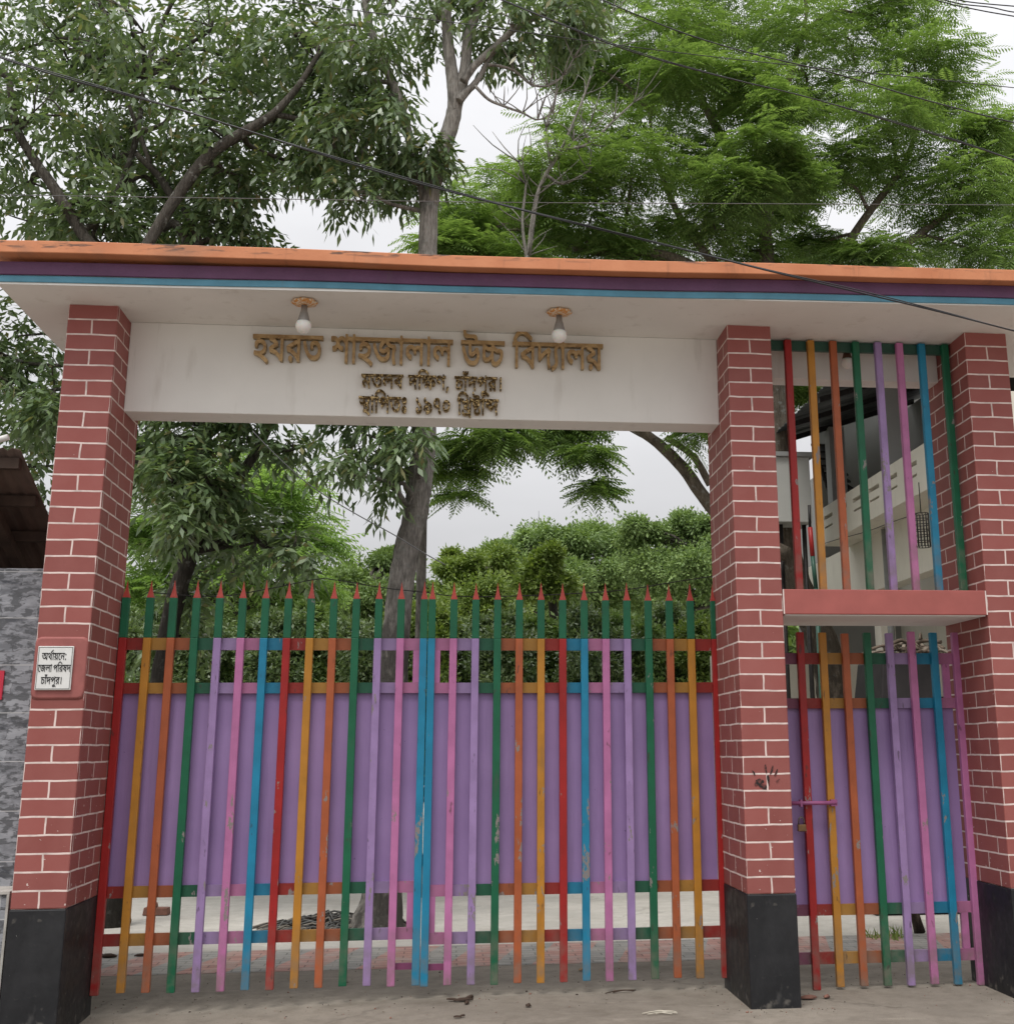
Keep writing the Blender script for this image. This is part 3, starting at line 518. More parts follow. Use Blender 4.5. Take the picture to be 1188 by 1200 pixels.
SEQ = 'ryoglpbryoglp'
xl = [-2.452] + [-2.289 + .1576*k for k in range(12)]; xl += [-.393]
leaf_l = thing('gate_leaf', 'rainbow picket gate leaf with lilac sheet, hung on the plaque pillar', 'gate', (xl[0], GY, 0), 'two leaves of the wide rainbow gate')
for x, c in zip(xl, SEQ + 'b'): picket(leaf_l, x, c, .082 if c != 'r' or x > -2 else .075)
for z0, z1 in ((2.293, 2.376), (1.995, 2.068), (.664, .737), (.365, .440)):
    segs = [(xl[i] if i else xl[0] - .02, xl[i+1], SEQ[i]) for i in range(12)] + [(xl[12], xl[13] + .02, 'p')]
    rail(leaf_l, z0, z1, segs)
mb = MB(); mb.box(xl[0], xl[13], GY + .0505, GY + .056, .70, 2.03); mb.build('panel', PANEL, leaf_l)
mb = MB()
for z0, z1 in ((.4405, .6635), (2.0685, 2.2925)):
    mb = MB(); mb.box(-.463, -.419, GY + .021, GY + .049, z0, z1); mb.build('stile', PIN, leaf_l)
mb = MB(); mb.box(-.555, -.42, GY + .021, GY + .045, .175, .215); mb.build('kick_bar', MAU, leaf_l)
xr = [-.336] + [-.182 + .1562*k for k in range(13)]
SEQR = 'bplgoyrbplgoyr'
leaf_r = thing('gate_leaf', 'rainbow picket gate leaf with scratched paint, hung on the handprint pillar', 'gate', (xr[-1], GY, 0), 'two leaves of the wide rainbow gate')
for k, (x, c) in enumerate(zip(xr, SEQR)): picket(leaf_r, x + (.012 if k == 13 else 0), c, .075, .034 if k == 13 else BW)
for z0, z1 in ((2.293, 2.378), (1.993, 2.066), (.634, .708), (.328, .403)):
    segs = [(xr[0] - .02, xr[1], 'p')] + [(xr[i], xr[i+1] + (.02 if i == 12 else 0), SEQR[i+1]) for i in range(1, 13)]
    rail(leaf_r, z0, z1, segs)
mb = MB(); mb.box(xr[0], xr[13], GY + .0505, GY + .056, .67, 2.03); mb.build('panel', PANEL, leaf_r)
mb = MB()
for z0, z1 in ((.4035, .6335), (2.0665, 2.2925)):
    mb = MB(); mb.box(-.315, -.272, GY + .021, GY + .049, z0, z1); mb.build('stile', PIN, leaf_r)
mb = MB(); mb.box(-.335, -.19, GY + .021, GY + .045, .165, .205); mb.build('kick_bar', MAU, leaf_r)

# narrow gate
WY = .55
wk = thing('wicket_gate', 'narrow rainbow picket gate with a sliding bolt under the brick red lintel', 'gate', (3.47, WY, 0))
xw = [2.308 + .1665*k for k in range(8)]; WC = 'ryoglpbp'
for x, c in zip(xw, WC):
    mb = MB(); bar(mb, x, WY, .012 + random.uniform(-.01, .01), 2.409 + random.uniform(-.012, .012), .052)
    o = mb.build('picket', [COLN[c][0]], wk, bevel=.004); o['label'] = COLN[c][1] + ' flat topped picket bar'
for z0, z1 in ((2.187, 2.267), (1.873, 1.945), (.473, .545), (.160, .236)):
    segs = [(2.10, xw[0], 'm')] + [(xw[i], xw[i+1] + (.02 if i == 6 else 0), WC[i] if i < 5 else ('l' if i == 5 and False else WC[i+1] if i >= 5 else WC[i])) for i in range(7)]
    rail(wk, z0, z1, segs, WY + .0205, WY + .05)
mb = MB(); mb.box(2.10, 3.44, WY + .0505, WY + .056, .51, 1.91); mb.build('panel', PANEL, wk)
mb = MB()
for z0, z1 in ((.2365, .4725), (1.9455, 2.1865)):
    mb = MB(); mb.box(3.375, 3.425, WY + .021, WY + .049, z0, z1); mb.build('stile', PIN, wk)
mb = MB(); zb = at(950, 941, WY)[2]
p0, p1 = at(930, 941, WY)[0], at(968, 942, WY)[0]
mb.tube([(p0 - .03, WY - .045, zb), (p1 + .06, WY - .045, zb)], .014, 10, sub=1)
mb.box(p1 + .02, p1 + .065, WY - .05, WY - .0205, zb - .022, zb + .022)
mb.box(p0 + .03, p0 + .045, WY - .062, WY - .0205, zb - .024, zb + .024)
bolt = mb.build('bolt', paint('bolt_pink', (.33, .10, .23, 1)), wk)
STEEL = plain('worn_steel', (.16, .13, .11, 1), .45, .3, 30, .7)
DARKM = plain('dark_metal', (.03, .027, .026, 1), .5, .3, 20, .4)
pz = at(937, 968, WY); pl = thing('padlock', 'small brown padlock hanging at the bolt of the narrow gate', 'padlock', (pz[0], WY - .04, pz[2]))
mb = MB(); mb.box(pz[0] - .028, pz[0] + .03, WY - .058, WY - .03, pz[2] - .035, pz[2] + .012); mb.build('body', plain('padlock_brass', (.20, .12, .06, 1), .4, .3, 20, .6), pl, bevel=.004)
mb = MB(); a = [(pz[0] + .02*math.cos(t), WY - .044, pz[2] + .03 + .03*math.sin(t)) for t in np.linspace(0, math.pi, 9)]
mb.tube([(a[0][0], WY - .044, pz[2] + .012)] + a + [(a[-1][0], WY - .044, pz[2] + .012)], .005, 8, sub=1); mb.build('shackle', STEEL, pl)

# upper grille
UY = .27
gr = thing('window_grille', 'rainbow bar grille filling the opening between lintel and canopy', 'grille', (2.041, UY, 2.655))
for x, c in zip([2.239, 2.413, 2.585, 2.758, 2.930, 3.096, 3.268, 3.450], 'ryoglpbd'):
    mb = MB(); bar(mb, x, UY, 2.656, 4.545, .052, .044); o = mb.build('bar', [GRE if c == 'd' else COLN[c][0]], gr, bevel=.006)
    o['label'] = (COLN[c][1] if c != 'd' else 'green') + ' grille bar'
mb = MB(); mb.box(2.043, 3.49, UY + .0225, UY + .055, 4.475, 4.548); mb.build('rail', DGR, gr)

# ------------------------------------------------------------------ bulbs
ROSE = Nodes('orange_rose_plastic'); nn = ROSE.noise(60, 3)
ROSE.color(ROSE.mix(ROSE.ramp(nn, .48, .55), (.62, .26, .06, 1), (.72, .62, .48, 1))); ROSE.rough(.45)
GLOBE = Nodes('opal_bulb'); GLOBE.color((.80, .78, .74, 1)); GLOBE.rough(.25); GLOBE.b.inputs['Subsurface Weight'].default_value = .3
SOCK = plain('grey_socket', (.30, .28, .26, 1), .4, .1, 20, .4)
def bulb(x, y, top, label, rose=True, k=1.0):
    t = thing('ceiling_bulb', label, 'lamp', (x, y, top), 'bulbs under the canopy')
    z = top
    if rose:
        mb = MB(); mb.lathe(x, y, [(.045, top - .001), (.078, top - .004), (.088, top - .014), (.075, top - .024), (.05, top - .032), (.03, top - .034)], 32, lobes=8, amp=.07)
        mb.build('ceiling_rose', ROSE.m, t); z = top - .034
    mb = MB(); mb.lathe(x, y, [(.020*k, z), (.022*k, z - .04*k), (.026*k, z - .05*k), (.040*k, z - .105*k), (.041*k, z - .115*k)], 20)
    mb.build('socket', SOCK if rose else plain('brown_socket', (.11, .055, .035, 1), .5), t)
    zc = z - .146*k; r = .053*k; pr = [(.040*k, z - .1155*k)]
    for a in np.linspace(40, -90, 14): pr.append((max(r*math.cos(R(a)), .002), zc + r*math.sin(R(a))))
    mb = MB(); mb.lathe(x, y, pr, 24); mb.build('globe', GLOBE.m, t)
bulb(-1.224, -.2, 4.556, 'white bulb on an orange rose above the left end of the gold lettering')
bulb(.501, -.165, 4.556, 'white bulb on an orange rose above the right end of the gold lettering')
bulb(at(992, 412, .40)[0], .40, 4.556, 'bare bulb in a brown socket behind the rainbow grille', False, .9)

# ------------------------------------------------------------------ Bengali lettering (outlines of the letters as plain polygons)
GLYPHS = {}
for rec in GLYPH_DATA.split('|'):
    gid, adv, cs = rec.split(':')
    out = []
    for c in cs.split('/'):
        pts = []
        for p in c.split():
            on = not p.endswith('q'); x, y = p.rstrip('q').split(','); pts.append((float(x), float(y), on))
        out.append(pts)
    GLYPHS[int(gid)] = (int(adv), out)
def flat_contour(c):
    pts = []; n = len(c)
    for i in range(n):
        x, y, o = c[i]; x2, y2, o2 = c[(i+1) % n]; pts.append((x, y, o))
        if not o and not o2: pts.append(((x+x2)/2, (y+y2)/2, True))
    k = next(i for i, p in enumerate(pts) if p[2]); pts = pts[k:] + pts[:k]
    out = []; i = 0; n = len(pts)
    while i < n:
        p = pts[i]; out.append(p[:2]); qn = pts[(i+1) % n]
        if not qn[2]:
            r = pts[(i+2) % n]
            for t in (.33, .67): out.append(((1-t)**2*p[0] + 2*t*(1-t)*qn[0] + t*t*r[0], (1-t)**2*p[1] + 2*t*(1-t)*qn[1] + t*t*r[1]))
            i += 2
        else: i += 1
    return out
def winding(P, x, y):
    x, y = x[:, None], y[:, None]
    A = P; B = np.roll(P, -1, axis=0); ax, ay, bx, by = A[:,0], A[:,1], B[:,0], B[:,1]
    cr = (bx - ax)*(y - ay) - (x - ax)*(by - ay)
    return ((ay <= y) & (by > y) & (cr > 0)).sum(1) - ((ay > y) & (by <= y) & (cr < 0)).sum(1)
def word_mesh(seq, emb):
    """outline of a shaped word as triangles in font units; contours may overlap, emb thickens the strokes"""
    cont = []; x = 0
    for g in seq:
        adv, cs = GLYPHS[g]
        for c in cs:
            f = flat_contour(c)
            for dx, dy in (((-emb, -emb), (emb, -emb), (emb, emb), (-emb, emb)) if emb else ((0, 0),)):
                cont.append(np.array([(px + x + dx, py + dy) for px, py in f]))
        x += adv
    V = []; E = []
    for c in cont:
        b = len(V); V += [Vector((p[0] + random.uniform(-.05, .05), p[1] + random.uniform(-.05, .05))) for p in c]
        E += [(b + i, b + (i+1) % len(c)) for i in range(len(c))]
    v, e, f, *_ = delaunay_2d_cdt(V, E, [], 0, 1e-3)
    X = np.array([(p.x, p.y) for p in v]); F = np.array([tuple(t) for t in f]); ctr = X[F].mean(1)
    tot = np.zeros(len(F), int)
    for c in cont: tot += winding(c, ctr[:, 0], ctr[:, 1])
    tri = [tuple(t) for t, w in zip(F.tolist(), tot) if w != 0]
    return [(p.x, p.y) for p in v], tri, x
def put_word(parent, name, seq, x0, z0, sc_x, sc_z, yfront, depth, mat, emb=0, mat2=None, slope=0.0):
    v, tri, adv = word_mesh(seq, emb); mb = MB()
    P = lambda i, y: (x0 + v[i][0]*sc_x, y, z0 + v[i][1]*sc_z + slope*v[i][0]*sc_x)
    cnt = {}
    for t in tri:
        a, b, c = t
        if (v[b][0]-v[a][0])*(v[c][1]-v[a][1]) - (v[b][1]-v[a][1])*(v[c][0]-v[a][0]) < 0: t = (a, c, b)
        mb.poly([P(i, yfront) for i in t])
        for i in range(3):
            ed = (t[i], t[(i+1) % 3]); cnt[ed] = cnt.get(ed, 0) + 1
    for (a, b) in cnt:
        if (b, a) not in cnt: mb.poly([P(a, yfront), P(a, yfront + depth), P(b, yfront + depth), P(b, yfront)], 1 if mat2 else 0)
    return mb.build(name, [mat, mat2] if mat2 else [mat], parent)
WORDS = dict(hazrat=[51,45,46,35], shahjalal=[48,54,51,27,54,47,54,47], uchcha=[12,311], bidyaloy=[55,42,37,202,54,47,70],
    matlab=[44,35,47,42], dakshin=[37,55,129,34,597], chandpur=[25,54,5,37,40,57,46,641], sthapita=[437,54,55,40,35,7], year=[76,84,82,75],
    khrishtabda=[55,204,423,54,385], orthayone=[8,36,131,54,70,61,39,611], jela=[61,27,47,54], parishad=[40,55,46,49,37])
def width(seq): return sum(GLYPHS[g][0] for g in seq)
GF = Nodes('tan_brass_face'); nn = GF.noise(14, 5); GF.color(GF.mix(GF.ramp(nn, .3, .7), (.34, .21, .10, 1), (.52, .35, .17, 1))); GF.rough(GF.ramp(nn, .3, .7, .25, .45)); GF.metal(.7); GF.bump(GF.noise(22, 3), .5, .02)
GS = Nodes('bright_brass_edge'); nn = GS.noise(50, 3); GS.color((.40, .27, .11, 1)); GS.rough(GS.ramp(nn, .4, .6, .12, .35)); GS.metal(.95)
GF2 = Nodes('polished_brass_face'); nn = GF2.noise(60, 3); GF2.color(GF2.mix(GF2.ramp(nn, .48, .66), (.085, .052, .02, 1), (.80, .60, .30, 1)))  # glints painted into the dark brass as bright noise patches
GF2.rough(.20); GF2.metal(.95); GF2.bump(nn, .9, .02)
BY = .335
def line(label, words, u0, u1, v_head, v_foot, gap, mat, emb, d):
    """words set in a row between two measured ends: head line at v_head, foot at v_foot"""
    a, b = at(u0, v_head, BY), at(u1, v_head, BY)
    foot = at((u0+u1)/2, v_foot, BY); head = at((u0+u1)/2, v_head, BY)
    tot = sum(width(WORDS[w]) for w in words) + gap*(len(words)-1)
    sx = (b[0]-a[0])/tot; sz = (head[2]-foot[2])/622; z0 = foot[2]
    t = thing('sign_lettering', label, 'lettering', (a[0], BY, z0)); x = a[0]
    for w in words:
        put_word(t, 'word', WORDS[w], x, z0, sx, sz, BY - d, d - .003, mat, emb, GS.m)
        x += (width(WORDS[w]) + gap)*sx
line('large gold Bengali lettering of the school name, top line on the white beam', ['hazrat', 'shahjalal', 'uchcha', 'bidyaloy'], 298, 705, 400, 429, 330, GF.m, 13, .045)
line('small gold Bengali lettering of the place name, middle line on the white beam', ['matlab', 'dakshin', 'chandpur'], 424, 589, 441.5, 457, 330, GF2.m, 12, .03)
line('small gold Bengali lettering with the founding year, lowest line on the white beam', ['sthapita', 'year', 'khrishtabda'], 421, 584, 467.5, 485.5, 420, GF2.m, 12, .03)

plq = thing('plaque', 'small white tile plaque with black Bengali writing on the brick pillar', 'plaque', (-2.786, -.03, 1.98))
mb = MB(); mb.box(-2.783, -2.566, -.026, -.0135, 1.985, 2.258); mb.build('tile', plain('white_tile', (.70, .70, .68, 1), .3, .06, 12), plq, bevel=.004)
INK = plain('black_ink', (.012, .012, .013, 1), .5)
mb = MB()
for a in ((-2.777, -2.572, 1.991, 1.994), (-2.777, -2.572, 2.249, 2.252)): mb.box(a[0], a[1], -.0268, -.0262, a[2], a[3])
for a in (-2.777, -2.575): mb.box(a, a + .003, -.0268, -.0262, 1.9942, 2.2488)
mb.build('border', INK, plq)
for ws, zf, w, x0 in ((['orthayone'], 2.172, .150, -2.755), (['jela', 'parishad'], 2.098, .196, -2.772), (['chandpur'], 2.022, .128, -2.748)):
    tot = sum(width(WORDS[k]) for k in ws) + 220*(len(ws)-1); sx = w/tot; x = x0
    for k in ws:
        put_word(plq, 'word', WORDS[k], x, zf, sx, .043/622, -.0285, .002, INK, 5); x += (width(WORDS[k]) + 220)*sx
# ------------------------------------------------------------------ left: stone clad wall, tin shed roof
def stone_clad():
    q = Nodes('grey_split_stone')
    sx = q.n('SeparateXYZ'); q.l(q.coord(), sx.inputs[0])
    wob = q.n('TexNoise'); wob.inputs['Scale'].default_value = 9; wob.inputs['Detail'].default_value = 3; q.l(q.coord(), wob.inputs['Vector'])
    sw = q.n('SeparateColor'); q.l(wob.outputs['Color'], sw.inputs[0])
    cb = q.n('CombineXYZ')
    q.l(q.math('ADD', q.math('ADD', sx.outputs[0], sx.outputs[1]), q.math('MULTIPLY', sw.outputs[0], .10)), cb.inputs[0])
    q.l(q.math('ADD', sx.outputs[2], q.math('MULTIPLY', sw.outputs[1], .075)), cb.inputs[1])
    br = q.n('TexBrick'); q.l(cb.outputs[0], br.inputs['Vector'])
    br.inputs['Scale'].default_value = 1; br.inputs['Brick Width'].default_value = .24; br.inputs['Row Height'].default_value = .072
    br.inputs['Mortar Size'].default_value = .003; br.inputs['Bias'].default_value = 0; br.inputs['Mortar Smooth'].default_value = .6
    br.inputs['Color1'].default_value = (.045, .048, .058, 1); br.inputs['Color2'].default_value = (.30, .31, .335, 1); br.inputs['Mortar'].default_value = (.06, .06, .065, 1)
    n = q.noise(9, 4, q.stretch((1, 1, 2.4)), .6)
    col = q.mix(q.ramp(n, .42, .62, 0, .7), br.outputs['Color'], (.36, .37, .40, 1))
    col = q.mix(q.ramp(q.noise(11, 4, q.stretch((1, 1, 2.2), (4, 2, 1))), .50, .56, 0, .85), col, (.075, .078, .085, 1))
    tile = q.n('TexBrick'); cb2 = q.n('CombineXYZ'); q.l(sx.outputs[0], cb2.inputs[0]); q.l(sx.outputs[2], cb2.inputs[1]); q.l(cb2.outputs[0], tile.inputs['Vector'])
    tile.inputs['Scale'].default_value = 1; tile.inputs['Brick Width'].default_value = .6; tile.inputs['Row Height'].default_value = .31; tile.inputs['Mortar Size'].default_value = .003
    tile.offset = 0
    col = q.mix(q.math('MULTIPLY', tile.outputs['Fac'], .8), col, (.5, .5, .5, 1))
    q.color(col); q.rough(.5); q.bump(q.math('ADD', n, br.outputs['Fac']), .25, .012); return q.m
STONE = stone_clad()
mb = MB(); mb.box(-6.5, -2.90, .42, .62, -.3, at(20, 666, .42)[2])
tag(mb.build('stone_wall', STONE, loc=(-6.5, .42, 0)), 'grey stone tile wall left of the plaque pillar, below the brown tin roof', 'wall')
mb = MB(); mb.box(-6.5, -2.862, .10, .4195, -.3, .765)
t = thing('wall_footing', 'low stone tile footing block jutting out beside the black pillar base', 'wall', (-6.5, .1, 0))
mb.build('block', STONE, t)
LC = plain('light_cement', (.42, .40, .37, 1), .8, .2, 12)
mb = MB(); mb.box(-6.5, -2.845, .085, .42, .766, .782); mb.box(-2.861, -2.846, .085, .42, -.2, .7655); mb.build('cement_edge', LC, t)
a = at(0, 786, .41); b = at(2, 820, .41)
mb = MB(); mb.box(a[0] - .5, b[0], .405, .418, b[2], a[2]); tag(mb.build('notice_board', paint('red_notice', (.52, .03, .06, 1)), loc=(a[0], .41, a[2])), 'red notice board edge on the stone tile wall', 'sign')

RUST = Nodes('rusty_tin'); n = RUST.noise(2.5, 7); s = RUST.noise(3, 6, RUST.stretch((6, .6, 1)))
c_ = RUST.mix(RUST.ramp(n, .35, .7), (.085, .055, .045, 1), (.17, .115, .09, 1)); c_ = RUST.mix(RUST.ramp(s, .55, .75, 0, .6), c_, (.05, .035, .03, 1))
RUST.color(c_); RUST.rough(.75); RUST.metal(.2)
sh = thing('shed_roof', 'brown rusty corrugated tin roof jutting over the stone tile wall', 'roof', (-3.05, .2, 3.4))
def shz(y): return 3.56 - (y - .09)*.452
mb = MB(); nx = 120; 
for y in (.09, .75, 1.5, 2.2):
    for i in range(nx + 1):
        x = -6.5 + 3.45*i/nx; mb.v.append((x, y, shz(y) + .013*math.sin(x*2*math.pi/.076)))
for j in range(3):
    for i in range(nx):
        mb.f.append((j*(nx+1)+i, j*(nx+1)+i+1, (j+1)*(nx+1)+i+1, (j+1)*(nx+1)+i)); mb.mi.append(0); mb.sm.append(True)
o = mb.build('corrugated_sheet', RUST.m, sh); m_ = o.modifiers.new('t', 'SOLIDIFY'); m_.thickness = .004
WOOD = plain('dark_timber', (.055, .035, .026, 1), .8, .3, 9)
for y in (.16, .55, .95, 1.5):
    mb = MB(); z = shz(y) - .016; mb.box(-6.5, -3.07, y - .03, y + .03, z - .075, z - .004); mb.build('purlin', WOOD, sh)
for x in (-3.35, -4.4):
    mb = MB(); mb.hexa([(x-.035, .12, shz(.12)-.17), (x+.035, .12, shz(.12)-.17), (x+.035, 2.1, shz(2.1)-.17), (x-.035, 2.1, shz(2.1)-.17),
                        (x-.035, .12, shz(.12)-.095), (x+.035, .12, shz(.12)-.095), (x+.035, 2.1, shz(2.1)-.095), (x-.035, 2.1, shz(2.1)-.095)]); mb.build('rafter', WOOD, sh)
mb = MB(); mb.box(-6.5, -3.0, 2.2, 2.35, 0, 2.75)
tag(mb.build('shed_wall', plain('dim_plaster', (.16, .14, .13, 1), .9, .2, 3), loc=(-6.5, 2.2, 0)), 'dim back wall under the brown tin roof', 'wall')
mb = MB(); mb.tube([at(-4, 516, .05), at(10, 512, .05)], .022, 8, sub=1); mb.build('ridge_pipe', paint('white_pipe', (.7, .68, .66, 1)), sh)

# ------------------------------------------------------------------ right: school building seen through grille and narrow gate
CREAM = limewash('cream_limewash', (.74, .70, .60, 1)); GREYW = limewash('grey_render', (.30, .30, .29, 1)); DIM = plain('dim_interior', (.055, .052, .048, 1), .9, .2, 3)
sb = thing('school_building', 'cream two storey school building with a slotted balcony parapet behind the grille', 'building', (5, 3, 0))
BX = 5.0
mb = MB()
Y0, Y1 = 2.5, 8.4
slots = [(3.55 + .62*k, 3.93 + .62*k) for k in range(8)]
def row(z0, z1, sl):
    y = Y0
    for a, b in sl: mb.box(BX, BX + .10, y, a, z0, z1); y = b
    mb.box(BX, BX + .10, y, Y1, z0, z1)
row(4.47, 4.575, []); row(4.575, 4.605, [(a + .02, b - .02) for a, b in slots]); row(4.605, 4.70, []); row(4.70, 4.755, slots); row(4.755, 4.885, [])
mb.build('parapet', CREAM, sb)
mb = MB(); mb.box(BX - .005, BX + 2.4, Y0, Y1 + .02, 4.36, 4.4695); mb.build('balcony_slab', CREAM, sb)
mb = MB(); mb.box(BX + .40, BX + .62, Y0, Y1 + 3, 3.62, 4.3595); mb.build('floor_beam', CREAM, sb)
mb = MB(); mb.box(BX + 1.9, BX + 2.1, Y0, 15, 0, 4.3595); mb.build('ground_wall', CREAM, sb)
mb = MB(); mb.box(BX + 1.5, BX + 1.7, Y0, 15, 4.47, 6.5); mb.build('upper_wall', GREYW, sb)
for y in (3.3, 6.0, 8.2):
    mb = MB(); mb.box(BX + .12, BX + .34, y, y + .22, 4.47, 6.05); mb.build('column', GREYW, sb)
for y in (4.2, 7.4, 10.5):
    mb = MB(); mb.box(BX + .41, BX + .6, y, y + .24, 0, 3.6195); mb.build('column', CREAM, sb)
for y in (4.7, 6.3, 8.8):
    mb = MB(); mb.box(BX + 1.86, BX + 1.897, y, y + 1.0, .05, 2.3); o = mb.build('door', plain('dark_door', (.035, .028, .024, 1), .6), sb)
    mb = MB(); mb.box(BX + 1.46, BX + 1.497, y, y + 1.1, 4.9, 6.0); mb.build('window', DIM, sb)
GTIN = plain('grey_tin', (.085, .09, .09, 1), .6, .3, 3, .3)
mb = MB(); nx = 90
for x, z in ((BX - .75, 5.85), (BX + 2.0, 6.75)):
    for i in range(nx + 1):
        y = 3.5 + 5.1*i/nx; mb.v.append((x, y, z + .014*math.sin(y*2*math.pi/.16)))
for i in range(nx): mb.f.append((i, i+1, nx+1+i+1, nx+1+i)); mb.mi.append(0); mb.sm.append(True)
o = mb.build('verandah_roof', GTIN, sb); m_ = o.modifiers.new('t', 'SOLIDIFY'); m_.thickness = .006
for k in range(5):
    y = 3.7 + 1.15*k
    mb = MB(); mb.hexa([(BX-.7, y, 5.76), (BX-.7, y+.06, 5.76), (BX+1.45, y+.06, 6.46), (BX+1.45, y, 6.46), (BX-.7, y, 5.83), (BX-.7, y+.06, 5.83), (BX+1.45, y+.06, 6.53), (BX+1.45, y, 6.53)]); mb.build('rafter', DARKM, sb)
mb = MB(); mb.box(BX + .35, BX + 3.0, 9.5, 9.7, 4.4, 6.9); mb.build('gable_wall', GREYW, sb)
mb = MB(); mb.box(BX + .3, BX + 3.0, 10.6, 10.8, 0, 4.35); mb.build('end_wall', GREYW, sb)
# rusty stair flight hanging at the far end of the balcony
st = thing('iron_stair', 'dark iron stair flight at the far end of the slotted parapet', 'stair', tuple(at(968, 560, 8.6)))
p = at(962, 522, 8.6); e = at(985, 588, 8.6)
for dx in (0, .55):
    mb = MB(); mb.tube([(p[0]-.12 + dx*.7, 8.6 + dx, p[2]), (e[0]-.12 + dx*.7, 8.6 + dx, e[2])], .03, 6, sub=1); mb.build('stringer', DARKM, st)
for k in range(9):
    tt = k/8; x, z = p[0]*(1-tt) + e[0]*tt, p[2]*(1-tt) + e[2]*tt
    mb = MB(); mb.hexa([(x-.16, 8.58, z-.01), (x+.10, 8.58, z-.01), (x+.48, 9.15, z-.01), (x+.22, 9.15, z-.01), (x-.16, 8.58, z+.02), (x+.10, 8.58, z+.02), (x+.48, 9.15, z+.02), (x+.22, 9.15, z+.02)]); mb.build('tread', DARKM, st)
lw0 = at(900, 768, 9.0); lw1 = at(1010, 768, 9.0)
mb = MB(); mb.box(lw0[0] - .8, lw1[0] + .3, 9.0, 9.2, 0, lw0[2]); tag(mb.build('boundary_wall', CREAM, loc=(lw0[0], 9.0, 0)), 'low cream boundary wall behind the narrow gate', 'wall')
# painted flag pole
p0 = at(956, 690, 6.0); p1 = at(948, 592, 6.0)
fp = thing('flag_pole', 'short pole painted red above green in front of the school balcony', 'pole', (p0[0], 6.0, 0))
mb = MB(); mb.tube([(p0[0], 6.0, 0), p0], .026, 10, sub=1); mb.build('lower_pole', DGR, fp)
pm = at(952, 652, 6.0); mb = MB(); mb.tube([tuple(np.array(p0) + (0, 0, .001)), pm], .026, 10, sub=1); mb.build('green_band', DGR, fp)
pr_ = at(949, 618, 6.0); mb = MB(); mb.tube([tuple(np.array(pm) + (0, 0, .002)), pr_], .028, 10, sub=1); mb.build('red_band', RED, fp)
mb = MB(); mb.tube([tuple(np.array(pr_) + (0, 0, .002)), p1], .018, 10, sub=1); mb.build('tip', DARKM, fp)
# pale hoarding on posts
h0 = at(914, 535, 7.4); h1 = at(952, 612, 7.4)
hb = thing('hoarding', 'pale grey sheet metal box on posts beside the handprint pillar', 'hoarding', (h0[0], 7.4, 0))
mb = MB(); mb.box(h0[0] - .3, h1[0], 7.4, 8.3, h1[2], h0[2]); mb.build('box', limewash('pale_sheet', (.46, .46, .43, 1)), hb, bevel=.01)
mb = MB(); mb.box(h0[0] - .35, h1[0] + .06, 7.35, 8.35, h0[2] + .001, h0[2] + .06); mb.build('lid', GREYW, hb)
for x in (h0[0] + .02, h1[0] - .06):
    mb = MB(); mb.tube([(x, 7.6, 0), (x, 7.6, h1[2] - .002)], .03, 8, sub=1); mb.build('post', DARKM, hb)
# wire basket lamp cage
b0 = at(1071, 602, 4.2); b1 = at(1090, 641, 4.2)
ck = thing('wire_cage', 'black wire cage hanging under the slotted parapet', 'cage', tuple((b0 + b1)/2)); mb = MB()
cxx, w, h = (b0[0] + b1[0])/2, (b1[0] - b0[0])/2, b0[2] - b1[2]
for k in range(14):
    a = 2*math.pi*k/14; mb.tube([(cxx + w*math.cos(a), 4.2 + w*math.sin(a), b0[2]), (cxx + w*math.cos(a), 4.2 + w*math.sin(a), b1[2])], .0045, 5, sub=1)
mb.build('bars', DARKM, ck); mb = MB()
for k in range(7):
    z = b1[2] + h*k/6; mb.tube([(cxx + w*math.cos(a), 4.2 + w*math.sin(a), z) for a in np.linspace(0, 2*math.pi, 15)], .0045, 5, sub=1)
mb.build('hoops', DARKM, ck)
mb = MB(); mb.tube([(cxx, 4.2, b0[2]), (cxx, 4.2, 4.36)], .006, 5, sub=1); mb.build('hanger', DARKM, ck)
# tarpaulin stall behind the narrow gate
a_, b_, c_, d_ = at(1016, 815, 4.4), at(1034, 778, 4.4), at(1096, 778, 4.4), at(1104, 815, 4.4)
sl = thing('tarpaulin_stall', 'dark tarpaulin covered stall seen over the narrow gate', 'stall', (b_[0], 4.4, 0))
TARP = plain('black_tarpaulin', (.018, .015, .015, 1), .6, .4, 4, bump=.4)
mb = MB(); zt = b_[2] + .05
mb.hexa([(a_[0]-.15, 4.1, .02), (d_[0]+.1, 4.1, .02), (d_[0]+.1, 5.4, .02), (a_[0]-.15, 5.4, .02), (b_[0], 4.4, zt), (c_[0], 4.4, zt), (c_[0], 5.2, zt), (b_[0], 5.2, zt)]); mb.build('tarpaulin', TARP, sl, bevel=.02)
mb = MB(); t0 = at(1042, 742, 4.5); t1 = at(1098, 762, 4.5)
for k in range(70):
    x = random.uniform(t0[0], t1[0] + .1); y = random.uniform(4.3, 5.2); z = zt + random.uniform(.0, t0[2] - zt - .05)*(1 - abs(x - (t0[0]+t1[0])/2)/(t1[0]-t0[0])*.8)
    dx = random.uniform(-.22, .22); dy = random.uniform(-.15, .15)
    mb.tube([(x-dx, y-dy, z-.03), (x, y, z + random.uniform(0, .05)), (x+dx, y+dy, z-.02)], random.uniform(.008, .022), 5, mi=random.choice([0, 0, 1]))
mb.build('brushwood', [plain('dry_brushwood', (.13, .10, .075, 1), .9, .4, 6), plain('pale_rag', (.24, .20, .16, 1), .9)], sl)

